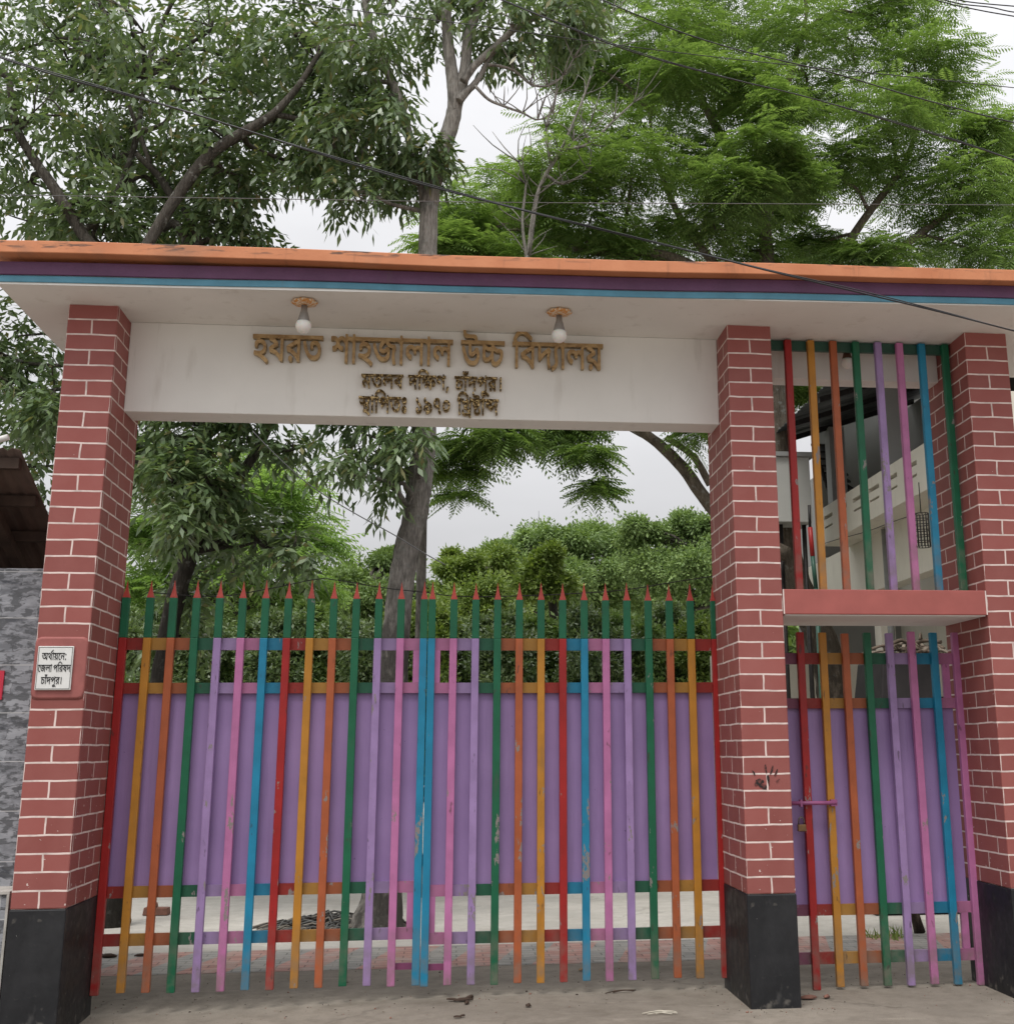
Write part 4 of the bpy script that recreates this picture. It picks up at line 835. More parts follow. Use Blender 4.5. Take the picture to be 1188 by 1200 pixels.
# ------------------------------------------------------------------ overhead cables
CAB = plain('black_cable', (.03, .03, .032, 1), .3); CABG = plain('grey_cable', (.11, .11, .11, 1), .5)
def cable(label, pts, y, r, mat, name='overhead_cable', y1=None, two=False):
    n = len(pts); P = [at(u, v, y + ((y1 - y)*i/(n-1) if y1 is not None else 0)) for i, (u, v) in enumerate(pts)]
    mb = MB(); mb.tube(P, r, 6, sub=8)
    if two: mb.tube([p + np.array([0, .008*math.sin(i*2.1), .0075 + .004*math.sin(i*1.3)]) for i, p in enumerate(P)], r*.7, 6, sub=8)
    return tag(mb.build(name, mat, loc=P[0]), label, 'cable')
cable('thick twisted cable sagging across the front of the canopy from upper left', [(-60, 42), (0, 67), (90, 95), (200, 125), (300, 156), (400, 188), (500, 217), (600, 243), (700, 268), (800, 292), (900, 317), (1000, 341), (1100, 365), (1190, 388), (1250, 403)], -1.3, .0052, CAB, two=True)
cable('thin level wire crossing the trees just above the canopy', [(-60, 226), (0, 228), (200, 231), (400, 234), (600, 237), (900, 238.5), (1190, 240), (1250, 241)], 1.4, .0036, CABG)
cable('lower dark cable sloping across the feathery tree to the right edge', [(560, -12), (640, 21), (740, 60), (840, 88), (944, 113), (1040, 141), (1120, 165), (1190, 188), (1250, 208)], .6, .0056, CAB, two=True)
cable('upper dark cable sloping across the feathery tree to the right edge', [(660, -26), (707, 0), (800, 38), (880, 62), (972, 84), (1060, 110), (1130, 129), (1190, 144), (1250, 160)], .4, .0056, CAB)
cable('thin wire running from the top left across both trees', [(280, -8), (350, 3), (450, 16), (556, 29), (640, 41), (760, 57), (870, 70), (1000, 83), (1175, 101), (1250, 110)], 1.0, .0042, CAB)
for k, (pts, lab) in enumerate([([(1060, -14), (1105, 2), (1150, 12), (1190, 19), (1250, 30)], 'slack cable in the top right corner of the sky, lowest of three'),
                                ([(1085, -10), (1130, 1), (1190, 7), (1250, 12)], 'slack cable in the top right corner of the sky, topmost of three'),
                                ([(1070, -12), (1120, 3), (1160, 8), (1190, 14), (1250, 19)], 'slack cable in the top right corner of the sky, middle of three')]):
    cable(lab, pts, .9, .0060, CAB)
cable('slack wire between the dark tree and the thick trunk below the beam', [(296, 505), (318, 528), (350, 558), (380, 580), (420, 604), (462, 627), (500, 650), (522, 662)], 3.0, .0050, CABG)
cable('barbed wire strung behind the spikes of the left gate leaf', [(172, 694), (252, 699), (315, 690), (370, 679), (395, 680), (450, 689), (496, 694), (540, 699), (620, 698), (700, 694), (742, 690), (790, 682), (838, 675)], 1.05, .0036, DARKM, 'barbed_wire')

cable('thin dark wire strung along the school building under the slotted parapet', [(1075, 602), (1050, 610), (1015, 623), (985, 631), (962, 638)], 4.4, .0045, DARKM, 'facade_wire', 7.6)
dp = MB(); dp.tube([(BX + .36, 6.9, .1), (BX + .36, 6.9, 4.34)], .045, 10, sub=1); dp.build('drain_pipe', plain('grey_pipe', (.22, .22, .21, 1), .5), sb)

# ------------------------------------------------------------------ small things on the ground
gm = MB()
for k in range(750):      # grit and dust crumbs collected along the threshold and the pillar feet
    if k < 380: x, y = random.uniform(-2.5, 3.5), random.gauss(.75, .35)
    elif k < 640: px = random.choice(PIL); x, y = random.uniform(px[0] - .2, px[1] + .2), random.choice([random.gauss(-.06, .06), random.uniform(0, .8)])
    else: x, y = random.uniform(-3, 4), random.uniform(-1.2, 2.6)
    if any(p[0] - .01 < x < p[1] + .01 and -.01 < y < .76 for p in PIL): continue
    s = random.uniform(.002, .005) if k % 23 else random.uniform(.006, .010); z = gz(x, y) + .002; a = random.uniform(0, 3)
    ring = lambda r, zz: [(x + r*s*math.cos(a + t*1.2566)*(1 + .3*math.sin(t*3 + k)), y + r*s*math.sin(a + t*1.2566), z + zz*s) for t in range(5)]
    gm.loft([ring(.8, -.2), ring(1, .3), ring(.5, .8)], random.choice([0, 0, 1, 2]))
tag(gm.build('gravel', [plain('dust_crumb', (.24, .21, .17, 1), .9), plain('dark_crumb', (.07, .055, .045, 1), .9), plain('brick_crumb', (.24, .12, .09, 1), .9)]), kind='stuff')
def on_ground(u, v, z=0.0): p = ground_at(u, v, z); return p
g = on_ground(182, 1073); bk = MB()
BRK = plain('broken_brick', (.20, .10, .075, 1), .9, .3, 14)
bk.hexa([(g[0]-.13, g[1], 0), (g[0]+.12, g[1]-.03, 0), (g[0]+.13, g[1]+.11, 0), (g[0]-.12, g[1]+.12, 0), (g[0]-.12, g[1], .075), (g[0]+.115, g[1]-.03, .07), (g[0]+.12, g[1]+.1, .07), (g[0]-.11, g[1]+.11, .075)])
tag(bk.build('brick', BRK, loc=tuple(g), bevel=.006), 'loose brown brick on the pale yard, larger of the two behind the gate', 'brick')
bk = MB(); bk.hexa([(g[0]-.09, g[1]-.01, .0765), (g[0]+.0, g[1]-.02, .0765), (g[0]+.01, g[1]+.08, .0765), (g[0]-.08, g[1]+.09, .0765), (g[0]-.085, g[1], .125), (g[0]-.01, g[1]-.01, .12), (g[0]+.0, g[1]+.07, .12), (g[0]-.075, g[1]+.08, .125)])
tag(bk.build('brick', BRK, loc=(g[0], g[1], .0765), bevel=.006), 'broken half brick lying on top of the brown brick', 'brick')
mb = MB(); c0 = on_ground(388, 1088)
for k in range(260):
    a = random.uniform(0, 6.28); rr = random.random()**.6; x = c0[0] + .62*rr*math.cos(a); y = c0[1] + .35*rr*math.sin(a); z = .015 + random.random()*.13*(1 - rr)
    b = random.uniform(-.5, .5) + (0 if random.random() < .8 else 1.4); l = random.uniform(.08, .22)
    mb.tube([(x - l*math.cos(b), y - l*math.sin(b), max(z - .03, .008)), (x, y, z + .03), (x + l*math.cos(b), y + l*math.sin(b), max(z - .02, .008))], random.uniform(.005, .011), 5, mi=k % 3, sub=2)
tag(mb.build('brush_pile', [plain('dry_stalks', (.20, .18, .15, 1), .9, .3), plain('grey_stalks', (.10, .10, .095, 1), .9, .3), plain('dark_stalks', (.04, .036, .032, 1), .9, .3)], loc=tuple(c0)), 'heap of dry twigs on the yard beside the thick tree base', 'brush pile')
DRY = plain('dry_leaf_brown', (.055, .035, .025, 1), .8, .3)
def leaf_litter(u, v, label, pieces, sc, mat, name):
    mb = MB()
    g = on_ground(u, v); gz_ = gz(g[0], g[1]) + .006
    for dx, dy, l, a, w in pieces:
        dx, dy, l, w = dx*sc, dy*sc, l*sc, w*sc
        ca, sa = math.cos(a), math.sin(a); P = lambda s, t, z: (g[0] + dx + s*ca - t*sa, g[1] + dy + s*sa + t*ca, gz_ + z)
        rings = [[P(s*l, -w*q, .004), P(s*l, 0, .001 + .25*w*q), P(s*l, w*q, .006 + .2*w), P(s*l, 0, .010 + .5*w*q)] for s, q in ((-.5, .1), (-.2, .9), (.15, 1.), (.4, .5), (.5, .08))]
        mb.loft(rings)
    return tag(mb.build(name, mat, loc=(g[0], g[1], gz_)), label, 'litter')
leaf_litter(543, 1174, 'curled dark dead leaf cluster on the concrete below the blue centre pickets', [(0, 0, .13, .2, .022), (.04, .08, .11, 1.1, .02), (-.07, .02, .09, -.5, .014), (.02, -.09, .07, 1.3, .016)], 1.0, DRY, 'dead_leaf')
leaf_litter(619, 1181, 'tiny dark pellet of a leaf on the concrete right of the dead leaf cluster', [(0, 0, .045, .9, .02)], 1, DRY, 'dead_leaf')
leaf_litter(681, 1139, 'small pale brown leaf lying under the right gate leaf', [(0, 0, .05, .4, .02)], 1, plain('pale_leaf', (.35, .24, .14, 1), .8), 'dead_leaf')
leaf_litter(536, 1194, 'small dark leaf scrap at the front edge of the concrete', [(0, 0, .05, -.3, .012), (.03, .03, .04, .6, .01)], 1, DRY, 'dead_leaf')
leaf_litter(164, 1122, 'dark dead leaf on the pavers behind the left gate leaf', [(0, 0, .09, .3, .025)], 1, DRY, 'dead_leaf')
leaf_litter(127, 1123, 'dark lump of rubbish on the ground beside the plaque pillar', [(0, 0, .14, -.2, .04), (-.1, .05, .1, .5, .03)], 1, DRY, 'rubbish')
leaf_litter(947, 1172, 'broken brick fragments on the ground at the foot of the handprint pillar', [(0, 0, .12, .1, .03), (.13, .02, .07, .8, .02), (-.09, .06, .08, 1.2, .02)], 1, BRK, 'rubble')
STRAW = plain('straw', (.50, .46, .38, 1), .8)
for u, v, lab in ((775, 1190, 'pale straw wisps on the concrete in front of the handprint pillar'), (730, 1166, 'thin dark twig on the concrete below the right gate leaf')):
    mb = MB(); g = on_ground(u, v)
    for k in range(5 if u == 775 else 2):
        a = random.uniform(-.5, .5); l = random.uniform(.04, .1)*(1 if u == 775 else 1.6); x, y = g[0] + random.uniform(-.05, .05), g[1] + random.uniform(-.03, .08)
        mb.tube([(x - l*math.cos(a), y - l*math.sin(a), .009), (x, y + .01, .016), (x + l*math.cos(a), y + l*math.sin(a), .009)], .0035, 5)
    tag(mb.build('twig', STRAW if u == 775 else DRY, loc=tuple(g)), lab, 'twig')
# ------------------------------------------------------------------ trees
def leaf_mat(name, c, c2, trans=.25, rough=.42, spec=.45, yellow=None):
    q = Nodes(name)
    geo = q.n('NewGeometry'); r = geo.outputs['Random Per Island']
    n = q.noise(.9, 3)
    col = q.mix(q.ramp(q.math('ADD', q.math('MULTIPLY', r, .6), q.math('MULTIPLY', n, .7)), .25, 1.0), c, c2)
    if yellow: col = q.mix(q.ramp(r, .95, .97), col, yellow)
    q.color(col); q.rough(rough); q.spec(spec)
    tr = q.n('BsdfTranslucent'); ms = q.n('MixShader'); ms.inputs[0].default_value = trans
    tcol = q.mix(1.0, col, (1.2, 1.25, .6, 1), 'MULTIPLY'); q.l(tcol, tr.inputs[0])
    q.l(q.b.outputs[0], ms.inputs[1]); q.l(tr.outputs[0], ms.inputs[2]); q.l(ms.outputs[0], q.out.inputs[0])
    return q.m
def bark_mat(name, c, c2, lichen=True):
    q = Nodes(name)
    n = q.noise(2.5, 8, q.stretch((3, 3, 1)), .7); v = q.noise(9, 7, q.stretch((4.5, 4.5, .8)), .7); g = q.noise(3, 5)
    col = q.mix(q.ramp(v, .35, .65), c, c2)
    col = q.mix(q.ramp(n, .52, .64, 0, .7), col, dark(c, .45))
    if lichen: col = q.mix(q.ramp(q.noise(11, 5), .60, .66, 0, .7), col, (.34, .34, .31, 1))
    sz_ = q.n('SeparateXYZ'); q.l(q.coord(), sz_.inputs[0])
    moss = q.math('MULTIPLY', q.ramp(sz_.outputs[2], 2.6, 5.0, 1, 0), q.ramp(q.noise(4.5, 6, q.stretch((1, 1, .5)), .65), .36, .52))
    col = q.mix(q.math('MULTIPLY', moss, .85), col, dark(c, .28))                # old dark bark plates on the lower trunk
    q.color(col); q.rough(.9); q.spec(.15); q.bump(v, .9, .05); return q.m

def norm(a): return a/(np.linalg.norm(a, axis=-1, keepdims=True) + 1e-9)

def quads_obj(name, V, mat, parent):
    """V: (n,k,3) separate leaf polygons -> one mesh"""
    n, k = V.shape[:2]
    base = np.array(WL[parent.name]); me = bpy.data.meshes.new(name)
    me.vertices.add(n*k); me.vertices.foreach_set('co', (V.reshape(-1, 3) - base).astype(np.float32).ravel())
    me.loops.add(n*k); me.loops.foreach_set('vertex_index', np.arange(n*k, dtype=np.int32))
    me.polygons.add(n); me.polygons.foreach_set('loop_start', np.arange(0, n*k, k, dtype=np.int32))
    me.polygons.foreach_set('loop_total', np.full(n, k, np.int32))
    me.materials.append(mat); me.update(calc_edges=True); me.validate()
    o = bpy.data.objects.new(name, me); COL.objects.link(o); o.parent = parent; WL[o.name] = tuple(base)
    return o

def blob_world(bl):
    out = []
    for b in bl:
        u, v, y, rp = b[:4]; c = at(u, v, y); dep = np.dot(c - CAM, f_); out.append((c, rp*dep/FPX, b[4] if len(b) > 4 else 1.0))
    return out

def clump_points(blobs, per, flat, sub=.33, shell=.45):
    """clump centres spread through each blob's volume, and the outward direction of each"""
    C, D, Rr = [], [], []
    for c, r, k in blobs:
        n = max(3, int(per*k))
        d = norm(rng.normal(size=(n, 3))); t = rng.random(n)**shell
        p = c + d*(t*r)[:, None]*np.array([1.0, 1.0, flat]); C.append(p); D.append(d); Rr.append(np.full(n, r*sub))
    return np.vstack(C), np.vstack(D), np.concatenate(Rr)

def pinnate(blobs, per, twigs, L=.30, ll=.15, lw=.05, nl=7, droop=.5, flat=.9):
    C, D, Rr = clump_points(blobs, per, flat)
    C = np.repeat(C, twigs, 0); D = np.repeat(D, twigs, 0); Rr = np.repeat(Rr, twigs)
    n = len(C); o = C + rng.normal(size=(n, 3))*Rr[:, None]*.55
    d = norm(D*.7 + rng.normal(size=(n, 3))*.55 + np.array([0, 0, -.15*droop]))
    up = np.array([0, 0, 1.0]); s = norm(np.cross(d, up + rng.normal(size=(n, 3))*.3)); out = []
    for k in range(nl):
        t = (k + .6)/nl; sg = 1 if k % 2 else -1
        if k == nl - 1: sg = 0
        b = o + d*(L*t) - up*(L*t*t*droop*.5)
        ld = norm(d*.55 + s*sg*.85 + up*(-droop*(.5 + .6*rng.random((n, 1)))) + rng.normal(size=(n, 3))*.18)
        w = norm(np.cross(ld, up + rng.normal(size=(n, 3))*.45)); nrm = np.cross(w, ld)
        l = ll*rng.uniform(.65, 1.15, (n, 1)); ww = lw*rng.uniform(.8, 1.2, (n, 1))
        m = b + ld*l*.45
        out.append(np.stack([b, m + w*ww*.5 - nrm*ww*.12, b + ld*l - up*l*.08, m - w*ww*.5 - nrm*ww*.12], 1))
    return np.concatenate(out)

def feather(blobs, per, fronds, L=.42, pl=.14, pw=.022, npair=9, flat=.55, sub=.40):
    C, D, Rr = clump_points(blobs, per, flat, sub)
    C = np.repeat(C, fronds, 0); D = np.repeat(D, fronds, 0); Rr = np.repeat(Rr, fronds)
    n = len(C); o = C + rng.normal(size=(n, 3))*(Rr[:, None]*np.array([.6, .6, .22]))
    h = D*np.array([1, 1, .2])*.8 + rng.normal(size=(n, 3))*np.array([.8, .8, .2]); d = norm(h + np.array([0, 0, -.05]))
    up = np.array([0, 0, 1.0]); s = norm(np.cross(d, up + rng.normal(size=(n, 3))*.22)); out = []
    Ls = L*rng.uniform(.6, 1.15, (n, 1)); bend = rng.uniform(.15, .5, (n, 1))
    def P(t): return o + d*Ls*t - up*Ls*bend*t*t
    for k in range(npair):
        t = .12 + .86*k/(npair-1); prof = math.sin(math.pi*(.18 + .74*(k/(npair-1))))**.7
        b = P(t)
        for sg in (-1, 1):
            ld = norm(s*sg*.9 + d*.5 - up*(.18 + bend*.5*t)); l = pl*prof*(Ls/L); w = np.cross(s, ld)
            w = norm(d - ld*np.sum(d*ld, 1, keepdims=True)); ww = pw*(Ls/L)
            out.append(np.stack([b - w*ww*.3, b + ld*l*.55 - w*ww*.55 - up*l*.03, b + ld*l - up*l*.16, b + ld*l*.5 + w*ww*.55 - up*l*.03], 1))
    return np.concatenate(out)

def simple(blobs, per, leaves, size, flat=.8, sub=.42, asp=.5):
    C, D, Rr = clump_points(blobs, per, flat, sub, .75)
    C = np.repeat(C, leaves, 0); D = np.repeat(D, leaves, 0); Rr = np.repeat(Rr, leaves); n = len(C)
    g = rng.normal(size=(n, 3))*.55
    b = C + g*Rr[:, None]*np.array([1, 1, .75])
    ld = norm(D*.5 + g*.6 + rng.normal(size=(n, 3))*.5 + np.array([0, 0, -.25])); w = norm(np.cross(ld, rng.normal(size=(n, 3))*.6 + np.array([0, 0, 1])))
    l = size*rng.uniform(.5, 1.45, (n, 1))
    nrm = np.cross(w, ld)
    return np.stack([b, b + ld*l*.5 + w*l*asp*.5 - nrm*l*.08, b + ld*l, b + ld*l*.5 - w*l*asp*.5 - nrm*l*.08], 1)

def branches(mb, limbs, blobs, r0, nsub=5, mi=0, reach=1e9, kmin=0):
    """a bough from the nearest limb point to every blob, then twigs inside it"""
    pts = np.array([p for l in limbs for p in l])
    for c, r, k in blobs:
        if k <= kmin: continue
        q = pts + 0; cost = np.linalg.norm(q - c, axis=1) + .8*np.maximum(q[:, 2] - c[2] + .1, 0)
        a = pts[np.argmin(cost)]
        if np.linalg.norm(a - c) > reach: continue
        m1 = a*.62 + c*.38 + rng.normal(size=3)*.12*np.linalg.norm(a - c)*.6 + np.array([0, 0, .05]); m2 = a*.25 + c*.75 + rng.normal(size=3)*.10*r
        e = c + rng.normal(size=3)*.2*r
        mb.tube([a, m1, m2, e], [r0, r0*.75, r0*.5, r0*.25], 6, mi, sub=4)
        for j in range(nsub):
            d = norm(rng.normal(size=3) + np.array([0, 0, .15])); s = [m2, c, e][j % 3]
            mb.tube([s, s + d*r*.45 + rng.normal(size=3)*.06*r, s + d*r*.85 + rng.normal(size=3)*.1*r], [r0*.35, r0*.22, r0*.08], 4, mi, sub=2)

def dens(limb, n=6):
    L_ = np.array(limb); out = []
    for a, b in zip(L_[:-1], L_[1:]):
        for k in range(n): out.append(a + (b - a)*k/n)
    out.append(L_[-1]); return out
def pix(path, y):   # a limb surveyed in the photograph, set at its own depth
    return [at(p[0], p[1], p[2] if len(p) > 2 else y) for p in path]

BARK_D = bark_mat('dark_bark', (.055, .048, .040, 1), (.15, .135, .115, 1)); BARK_G = bark_mat('grey_bark', (.19, .175, .155, 1), (.44, .41, .37, 1))
BARK_C = bark_mat('pale_brown_bark', (.13, .105, .08, 1), (.27, .23, .18, 1)); BARK_B = bark_mat('brown_bark', (.06, .045, .034, 1), (.15, .115, .088, 1), False)
LEAF_A = leaf_mat('dull_green_leaf', (.070, .118, .052, 1), (.225, .305, .155, 1), .32, .33, .6, (.26, .25, .12, 1))
LEAF_C = leaf_mat('feathery_leaf', (.115, .195, .055, 1), (.30, .43, .15, 1), .40, .55, .25)

def make_tree(name, label, cat, base, limbs, leafV, leafm, bark, blobs, r0=.05, extra=None, group=None, nsub=4, reach=1e9, kmin=0):
    t = thing(name, label, cat, base, group)
    mb = MB()
    for pts, rad in limbs: mb.tube(pts, rad, 12, 0, sub=6, rough=.05)
    if blobs: branches(mb, [dens(l[0]) for l in limbs], blobs, r0, nsub, reach=reach, kmin=kmin)
    if extra: extra(mb)
    mb.build('trunk', bark, t)
    quads_obj('crown', leafV, leafm, t)
    return t

# dark broad-leaved tree on the left
Y = 4.66
bl = [(-40,60,4.6,85),(60,40,5.2,80),(160,30,4.2,75),(255,35,5.0,72),(345,40,4.4,60),(40,140,4.0,75),(125,115,5.2,68),(225,110,4.2,62),(305,100,5.2,58),(378,110,4.6,40,.6),
      (20,215,4.4,58),(80,180,5.4,50),(110,235,4.2,38),(200,185,5.2,44),(262,165,4.4,46),(325,160,5.0,44),(388,165,4.4,30,.6),(45,262,5.2,55),(120,275,4.4,40),(215,238,5.4,36),
      (262,262,4.6,32),(283,205,4.2,30),(-60,180,4.8,80),(90,-50,4.8,90),(250,-60,4.8,90),(-80,-20,4.6,90),(150,345,4.9,50),(230,365,4.6,52),(305,380,5.0,38),(180,420,4.7,58),(260,430,4.9,55),(335,430,4.6,45),(220,480,4.4,40),(290,470,4.4,36),(180,265,5.6,30),(290,285,4.8,24),(360,200,4.8,16,.5),(150,100,5.8,70),(60,110,5.8,70),(240,60,5.8,70),(320,70,5.8,50),(10,40,5.8,70),(110,20,5.8,60),(140,175,5.8,40),  # crown masses hidden behind canopy and beam, added to shade the leaves below
      (20,385,5.2,50),(15,450,4.8,50),(50,490,5.6,40),(-30,410,5,60),(35,545,5.2,42),(62,470,4.4,22),
      (185,512,4.9,38,.8),(232,528,4.4,34,.8),(290,508,5.0,30,.8),(343,526,4.4,16,.5),(212,585,4.4,24,.6),(275,585,5.0,22,.5),(300,635,4.5,28,.7),(345,640,4.4,20,.6),(235,635,5.2,26,.7),(172,545,5.2,18,.6),(250,595,4.6,18,.5),(222,700,5.0,26,.7),(240,560,4.0,22,.7),(215,610,3.9,20,.7),(200,560,4.0,20,.7),(208,745,5.2,22,.7)]
blobsA = blob_world(bl)
lim = [(pix([(128,1092),(140,1040),(165,930),(188,800),(205,705),(226,640)], Y), [.19,.13,.11,.10,.095,.09]),
       (pix([(226,640),(233,590),(240,530),(238,480),(232,420),(228,350),(222,292),(205,262),(190,270)], Y), [.085,.075,.07,.065,.065,.06,.06,.05,.03]),
       (pix([(226,640),(255,590),(290,545),(315,500),(330,450)], Y), [.075,.06,.05,.045,.03]),
       (pix([(215,400),(165,345),(168,300),(186,264),(215,219),(249,178),(303,145),(323,131),(350,100),(375,60)], 3.9), [.07,.065,.062,.06,.062,.06,.055,.045,.035,.025]),
       (pix([(232,420),(180,350),(110,290),(82,250),(60,215),(42,190),(20,150),(10,90)], 4.0), [.06,.06,.06,.06,.055,.05,.04,.03]),
       (pix([(82,252),(110,245),(140,220),(160,160),(170,90)], 4.9), [.05,.045,.04,.035,.02]),
       (pix([(205,236),(185,205),(160,180),(175,190),(150,120)], 4.6), [.05,.04,.03,.03,.02]),
       (pix([(222,300),(232,285),(225,262),(215,245)], 4.6), [.05,.045,.04,.03])]
V = pinnate(blobsA, 14, 7, L=.30, ll=.14, lw=.047, droop=.6)
make_tree('broadleaf_tree', 'big dark broad leaved tree above the left half of the canopy', 'tree', tuple(at(128,1092,Y)*np.array([1,1,0])), lim, V, LEAF_A, BARK_D, blobsA, .038, nsub=3)

# grey trunk in the middle
Y = 3.95
bl = [(372,30,4.2,36),(415,52,3.6,36),(400,95,4.2,34),(452,72,4.0,34),(470,122,3.6,34),(438,162,4.2,34),(400,146,3.7,30),(478,185,4.0,28),(372,132,4.3,26),(414,222,3.8,25),(455,205,4.2,22),(500,180,3.8,18),
      (508,25,4.4,34),(560,8,4.2,34),(602,22,3.7,30),(645,24,4.0,28),(682,22,3.8,22),(585,52,4.2,18),(470,-10,4.0,50),(400,-30,4.2,60),(560,-40,4.0,60),(640,-30,4.1,50),
      (372,175,4.0,18),(428,120,4.4,25),(432,372,4.0,32),(482,365,3.9,30),(420,400,4.0,42),(470,430,3.8,36),(405,460,4.0,32),(455,475,3.7,26),(425,508,4.0,20,.6),(394,544,3.6,13,.5),(440,530,4.2,14,.5),(466,512,3.6,16,.6),(452,568,3.8,8,.3),(470,550,4.0,8,.3),(486,520,3.3,12,.5)]  # masses hidden behind the beam are added to shade the lower leaves
blobsB = blob_world(bl)
lim = [(pix([(441,1098),(443,1080),(448,1040),(455,900),(463,760),(471,677),(479,635),(488,597),(496,521),(499,420),(501,300),(503,240)], Y), [.32,.25,.18,.15,.135,.128,.126,.126,.126,.115,.10,.095]),
       (pix([(503,240),(510,205),(519,177),(530,140),(533,118),(530,90),(525,50),(522,0),(520,-40)], Y), [.095,.092,.09,.085,.082,.07,.062,.055,.05]),
       (pix([(530,140),(540,105),(546,70),(548,44),(558,15),(568,-25)], Y), [.06,.062,.06,.055,.05,.04]),
       (pix([(543,95),(553,80),(566,67),(582,53),(600,36),(618,25),(640,13),(660,5)], 3.8), [.045,.042,.04,.038,.036,.032,.026,.018]),
       (pix([(538,118),(546,108),(556,98),(564,86),(572,70),(580,60)], 3.85), [.045,.04,.035,.03,.025,.02]),
       (pix([(500,262),(495,220),(486,190),(476,147),(463,104),(444,59),(432,26),(424,-20)], 4.05), [.06,.055,.052,.05,.048,.045,.04,.03]),
       (pix([(492,215),(455,205),(425,190),(385,170)], 4.0), [.03,.024,.02,.012]),
       (pix([(490,560),(482,585),(472,602)], 3.85), [.02,.015,.01])]
def dead(mb):
    for path, r in (([(572,76),(580,76),(602,82),(622,98),(642,100),(660,88),(672,68)], .022), ([(556,100),(572,116),(590,124),(612,132),(630,140),(648,132)], .02)):
        P = pix(path, 3.8); mb.tube(P, [r*(1 - .8*i/len(P)) for i in range(len(P))], 5, sub=4)
        for p in P[2:]:
            for k in range(4):
                e = p + np.array([rng.normal()*.16, rng.normal()*.1, .12 + rng.random()*.32]); mb.tube([p, (p + e)/2 + rng.normal(size=3)*.03, e], [.008, .006, .003], 4, sub=2)
V = pinnate(blobsB, 9, 7, L=.30, ll=.145, lw=.044, droop=.85)
# leaf rosettes hugging the trunk
make_tree('broadleaf_tree', 'tree with thick pale grey forked trunk rising behind the beam at the middle', 'tree', tuple(at(438,1098,Y)*np.array([1,1,0])), lim, V, LEAF_A, BARK_G, blobsB, .03, dead, nsub=4)

# bare sapling
Y = 6.5
sap = thing('bare_sapling', 'leafless pale sapling against the sky right of the forked trunk', 'tree', tuple(at(618,300,Y)*np.array([1,1,0])))
mb = MB(); base = at(500,520,Y); base[2] = 0
mains = [pix([(617,310),(618,300),(628,230),(650,185),(672,165),(690,150)], Y), pix([(620,300),(632,220),(655,180),(685,110),(700,60),(712,20)], Y), pix([(618,310),(612,260),(616,215),(608,190)], Y), pix([(645,190),(640,150),(652,110)], Y), pix([(660,175),(690,168),(720,140),(742,120)], Y), pix([(640,205),(660,215),(690,200)], Y)]
stem_ = pix([(498,480),(510,430),(560,370),(600,340),(618,300)], Y); mb.tube([base] + stem_, [.07, .055, .05, .04, .035, .03], 8, sub=4)
for P in mains:
    mb.tube(P, [.026*(1 - .8*i/len(P)) for i in range(len(P))], 5, sub=4)
    for p in P[1:]:
        for k in range(4):
            e = p + np.array([rng.normal()*.30, rng.normal()*.2, .1 + rng.random()*.5]); mb.tube([p, (p + e)/2 + rng.normal(size=3)*.05, e], [.009, .007, .003], 4, sub=2)
mb.build('trunk', BARK_G, sap)

# feathery tree on the right
Y = 8
bl = [(548,250,7.5,40),(600,222,8.5,48),(650,205,7.0,46),(640,262,8.5,46),(700,155,7.5,55),(722,92,8.5,58),(775,45,7.5,62),(850,32,8.6,62),(930,28,7.4,62),(1005,45,8.4,62),(1075,72,7.6,50),(1100,112,8.4,44),
      (1148,152,7.2,42),(1050,128,6.8,52),(965,110,8.8,48),(872,98,7.2,42),(795,122,8.8,50),(742,200,7.0,55),(822,185,8.4,48),(985,190,7.4,44),(1062,208,8.2,55),(1130,215,7.2,52),(1185,235,8.2,55),
      (690,268,7.4,46),(760,268,8.6,48),(838,255,7.4,42),(905,245,9.0,34),(1020,300,7.4,34),(1090,280,8.4,55),(1165,295,7.4,50),(528,285,7.0,26),(1195,180,8.2,36),(675,70,8.0,36),(800,-40,8,75),(950,-50,8,75),(1055,-5,8,50),
      (560,290,8.4,34),(600,300,7.2,36),(880,300,8.4,40),(955,285,8.8,26),(720,310,8.0,40),(1240,260,8,60),(690,-10,8,50),
      (560,350,6.6,50),(630,360,6.6,50),(700,370,6.8,50),(570,430,6.2,46),(640,430,6.2,46),(700,440,6.2,40),(780,420,6.8,40),(550,520,6.0,28,.5),(590,512,5.6,26,.5),(640,508,6.2,24,.4),(688,530,5.7,16,.4),(692,568,5.7,12,.3),(532,550,6.2,18,.4),(600,492,6,30,.5),(670,492,6,26,.4),(815,508,6.8,12,.3),(540,580,5.8,8,.2),(890,165,6.6,40),(868,215,6.6,38),(905,120,6.8,38),(930,210,6.8,32),(800,80,6.8,36),(925,458,9,14,.5),(952,455,9,13,.5),(968,470,9,10,.4)]  # hidden masses behind the beam added to darken the fronds under it
blobsC = blob_world(bl)
